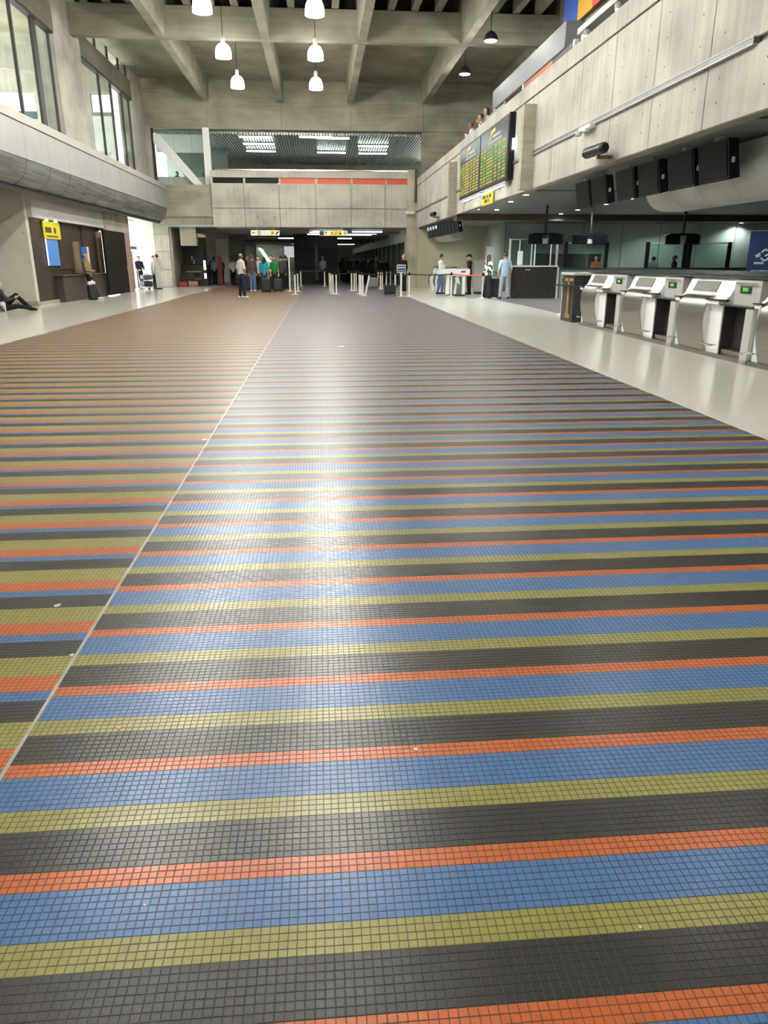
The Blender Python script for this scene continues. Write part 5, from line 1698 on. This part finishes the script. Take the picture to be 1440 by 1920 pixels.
person('person all in pale clothes, back turned, by the concrete door column', (-8.75, 43.0, 0), 310, 1.78, cloth('pale', (0.55, 0.57, 0.52)), cloth('pale', (0.55, 0.57, 0.52)), BLACK, HAIRN, 'light', sleeve='long', broad=1.05)
person('person in white and dark trousers facing the one in pale clothes', (-9.05, 43.6, 0), 130, 1.72, WHITEC, NAVYC, BLACK, HAIRN, 'light', sleeve='long')
person('person in a pale shirt standing with back turned by the first corridor column', (-6.85, 51.6, 0), 5, 1.70, GREYC, BLACKC, BLACK, HAIRB, 'tan')
person('person in dark clothes beside the first corridor column', (-6.45, 52.0, 0), 330, 1.62, BROWNC, BLACKC, BLACK, HAIRN, 'tan')
person('person in white and black near the second stall', (-5.6, 51.0, 0), 160, 1.64, WHITEC, BLACKC, BLACK, HAIRB, 'tan')
person('person in black with bare arms beyond the stall, left of the striped polo', (-5.05, 50.5, 0), 200, 1.66, BLACKC, DGREY, BLACK, HAIRB, 'light')

# onlookers on the upper gallery and bridge
person('onlooker in a white top leaning on the parapet, left of the gallery group', (6.3, 32.4, 5.0), 280, 1.70, WHITEC, NAVYC, BLACK, HAIRN, 'brown', sleeve='long', lean=0.12, arms=[((0.05, 0.12, -0.22), (0.0, 0.28, -0.12))] * 2)
person('onlooker in grey and green at the parapet above the departures board', (6.3, 29.6, 5.0), 270, 1.72, cloth('sage', (0.22, 0.24, 0.18)), NAVYC, BLACK, HAIRB, 'tan', hair_long=True, lean=0.10, arms=[((0.05, 0.12, -0.22), (0.0, 0.26, -0.12))] * 2)
person('onlooker in black with fair skin behind the others at the parapet', (6.85, 29.9, 5.0), 250, 1.82, BLACKC, NAVYC, BLACK, HAIRN, 'light', lean=0.05)
person('onlooker in a white top at the parapet, second from the pale glass panel', (6.3, 30.6, 5.0), 275, 1.68, WHITEC, NAVYC, BLACK, HAIRB, 'tan', sleeve='long', lean=0.12)
person('person in black seen over the bridge rail', (-3.5, 46.6, 4.85), 180, 1.66, BLACKC, BLACKC, BLACK, HAIRB, 'brown')
person('person in dark clothes behind the white diagonal brace, left', (-8.2, 48.4, 4.85), 120, 1.60, BLACKC, BLACKC, BLACK, HAIRB, 'brown')
person('person in dark clothes behind the white diagonal brace, right', (-6.75, 48.6, 4.85), 200, 1.50, BLACKC, BLACKC, BLACK, HAIRB, 'brown')

# the queue in the corridor behind the posts: figures in dark clothes
rq = random.Random(11)
QX = [(642, 527), (648, 529), (653, 528), (658, 530), (664, 531), (670, 530), (676, 532), (683, 531), (690, 533), (697, 531), (706, 533), (714, 534), (722, 533), (645, 524), (656, 524), (668, 525), (680, 526), (693, 527)]
first = person('person in dark clothes in the crowd at the corridor mouth, behind the queue posts', at(*QX[0]), 20, 1.70, BLACKC, BLACKC, BLACK, HAIRB, 'brown', sleeve='long', group='crowd behind the queue posts', vox=0.03)
for i, q in enumerate(QX[1:]):
    d_ = dup(first, at(*q), R(rq.uniform(0, 360)))
    k = rq.uniform(0.92, 1.06)
    d_.scale = (k, k, k)
    if i % 3 == 0:
        d_['label'] = 'person in %s in the dim corridor crowd, %s' % (('a brown top', 'dark grey', 'navy blue')[(i // 3) % 3], 'nearer the queue posts' if i < 8 else 'farther back')
        for c in d_.children:
            if c.name.startswith('shirt'):
                c.material_slots[0].link = 'OBJECT'
                c.material_slots[0].material = (BROWNC, DGREY, NAVYC)[(i // 3) % 3]

# ================================================================ LUGGAGE
def suitcase(label, x, y, m, w=0.45, h=0.55, d=0.25, rot=0.0, wheels=True, handle=True):
    t = thing('suitcase', label, 'suitcase', (x, y, 0), rot)
    z0 = 0.05 if wheels else 0.0
    MB().box(-w / 2, w / 2, -d / 2, d / 2, z0, z0 + h, bev=0.04).build('case_body', m, t)
    MB().box(-w / 2 + 0.05, w / 2 - 0.05, -d / 2 - 0.02, -d / 2, z0 + 0.06, z0 + h * 0.55, bev=0.008).build('pocket', m, t)
    if handle:
        MB().tube([(-0.12, 0, z0 + h), (-0.12, 0, z0 + h + 0.12), (0.12, 0, z0 + h + 0.12), (0.12, 0, z0 + h)], 0.012, 6).build('handle', DARK, t)
    if wheels:
        for sx in (-1, 1):
            MB().tube([(sx * (w / 2 - 0.07), d / 2 - 0.06, 0.03), (sx * (w / 2 - 0.03), d / 2 - 0.06, 0.03)], 0.03, 10).build('wheel', BLACK, t)
            MB().box(sx * (w / 2 - 0.05) - 0.02, sx * (w / 2 - 0.05) + 0.02, -d / 2 + 0.03, -d / 2 + 0.06, 0, z0 + 0.01).build('foot', BLACK, t)
    return t


LBLK = varied('luggage_black', (0.012, 0.012, 0.013), 0.6, 0, (20, 20, 20), 0.3)
p = G(731, 553.5)
suitcase('squat black suitcase between the leaning post and the blue notice', p.x, p.y, LBLK, 0.52, 0.40, 0.30)
p = G(700, 541)
suitcase('grey suitcase behind the leaning post', p.x, p.y, varied('luggage_grey', (0.20, 0.19, 0.18), 0.6, 0, (8, 8, 8), 0.2), 0.6, 0.55, 0.3)
p = G(928, 560)
suitcase('tall black suitcase between the patterned blouse and the blue shirt', p.x + 0.02, p.y + 0.35, LBLK, 0.46, 0.72, 0.30)
p = G(500, 549)
suitcase('large black suitcase standing before the teal shirt', p.x, p.y, LBLK, 0.46, 0.62, 0.30)
p = G(522, 548)
suitcase('black suitcase before the dark grey back', p.x, p.y, LBLK, 0.42, 0.58, 0.28)
p = G(462, 545)
suitcase('black suitcase right behind the striped polo', p.x + 0.25, p.y, LBLK, 0.5, 0.62, 0.3)
t = suitcase('red patterned travel bag on the floor by the door column', -8.15, 46.9, varied('bag_red', (0.30, 0.06, 0.05), 0.7, 0, (9, 9, 9), 0.5), 0.55, 0.30, 0.3, 0, False, True)
suitcase('pinkish travel bag on the floor right of the red one', -7.55, 47.0, varied('bag_pink', (0.36, 0.17, 0.15), 0.7, 0, (9, 9, 9), 0.4), 0.55, 0.33, 0.3, 0, False, True)
suitcase('black bag standing behind the red travel bag', -7.9, 47.35, LBLK, 0.8, 0.75, 0.35)
t = suitcase('white and black shoulder bag on the floor beside the seated person', -9.62, 23.9, varied('bag_white', (0.55, 0.55, 0.55), 0.6, 0, (6, 6, 6), 0.6, col2=(0.03, 0.03, 0.03)), 0.30, 0.30, 0.16, 0.6, False, True)
suitcase('black bag with a white bundle at the feet of the leaning man', -8.95, 31.2, LBLK, 0.34, 0.545, 0.25, 0.5, False, False)
t = thing('white_bundle', 'white plastic bundle resting on the black bag by the leaning man', 'bag', (-8.95, 31.2, 0.55), 0.5)
o = bpy.data.objects.new('bundle', surface([((-0.08, 0, 0.08), (0.09, 0.02, 0.09), 0.08, 0.07), ((0.0, 0, 0.12), (0.05, 0.0, 0.2), 0.05, 0.02)], 'bundle', 0.02)); C.objects.link(o); o.parent = t
o.data.materials.append(SHOEW)
t = thing('luggage_trolley', 'luggage trolley loaded with dark bags in the bright doorway', 'trolley', (-9.35, 42.7, 0), R(30))
MB().tube([(-0.25, -0.4, 0.12), (0.25, -0.4, 0.12), (0.25, 0.35, 0.15), (-0.25, 0.35, 0.15), (-0.25, -0.4, 0.12)], 0.018, 6).build('frame', CHROME, t)
MB().tube([(-0.25, 0.35, 0.15), (-0.25, 0.5, 1.0), (0.25, 0.5, 1.0), (0.25, 0.35, 0.15)], 0.016, 6).build('push_bar', CHROME, t)
for x, y in ((-0.25, 0.3), (0.25, 0.3), (0.0, -0.35)):
    MB().tube([(x - 0.025, y, 0.07), (x + 0.025, y, 0.07)], 0.07, 12).build('wheel', BLACK, t)
for (z, h_, m_, lab) in ((0.165, 0.28, LBLK, 'dark suitcase lying on the luggage trolley, lower'), (0.515, 0.24, varied('luggage_slate', (0.06, 0.10, 0.13), 0.6, 0, (6, 6, 6), 0.2), 'slate blue bag on top of the trolley load')):
    b_ = thing('travel_bag', lab, 'bag', (-9.35, 42.7, z), R(30))
    MB().box(-0.24, 0.24, -0.38, 0.28, 0, h_, bev=0.05).build('bag_body', m_, b_)
    MB().tube([(-0.1, -0.05, h_), (-0.08, -0.05, h_ + 0.05), (0.08, -0.05, h_ + 0.05), (0.1, -0.05, h_)], 0.012, 6).build('handle', DARK, b_)
t = thing('bench', 'small timber bench against the concrete door column behind the bags', 'bench', (-8.1, 48.0, 0))
MB().box(0, 0.9, 0, 0.35, 0.80, 0.90, bev=0.01).build('seat_back', WOOD, t)
MB().box(0, 0.9, -0.3, 0.1, 0.40, 0.45).build('seat', WOOD, t)
for x in (0.05, 0.8):
    MB().box(x, x + 0.06, 0.1, 0.16, 0, 0.85).build('leg', DARK, t)
    MB().box(x, x + 0.06, -0.28, -0.22, 0, 0.40).build('leg', DARK, t)

# print is not pieces: lettering stays one part
for o in bpy.data.objects:
    if o.name.split('.')[0] in ('lettering', 'green_text', 'amber_text', 'header_text', 'digits', 'emblem'):
        o['kind'] = 'stuff'
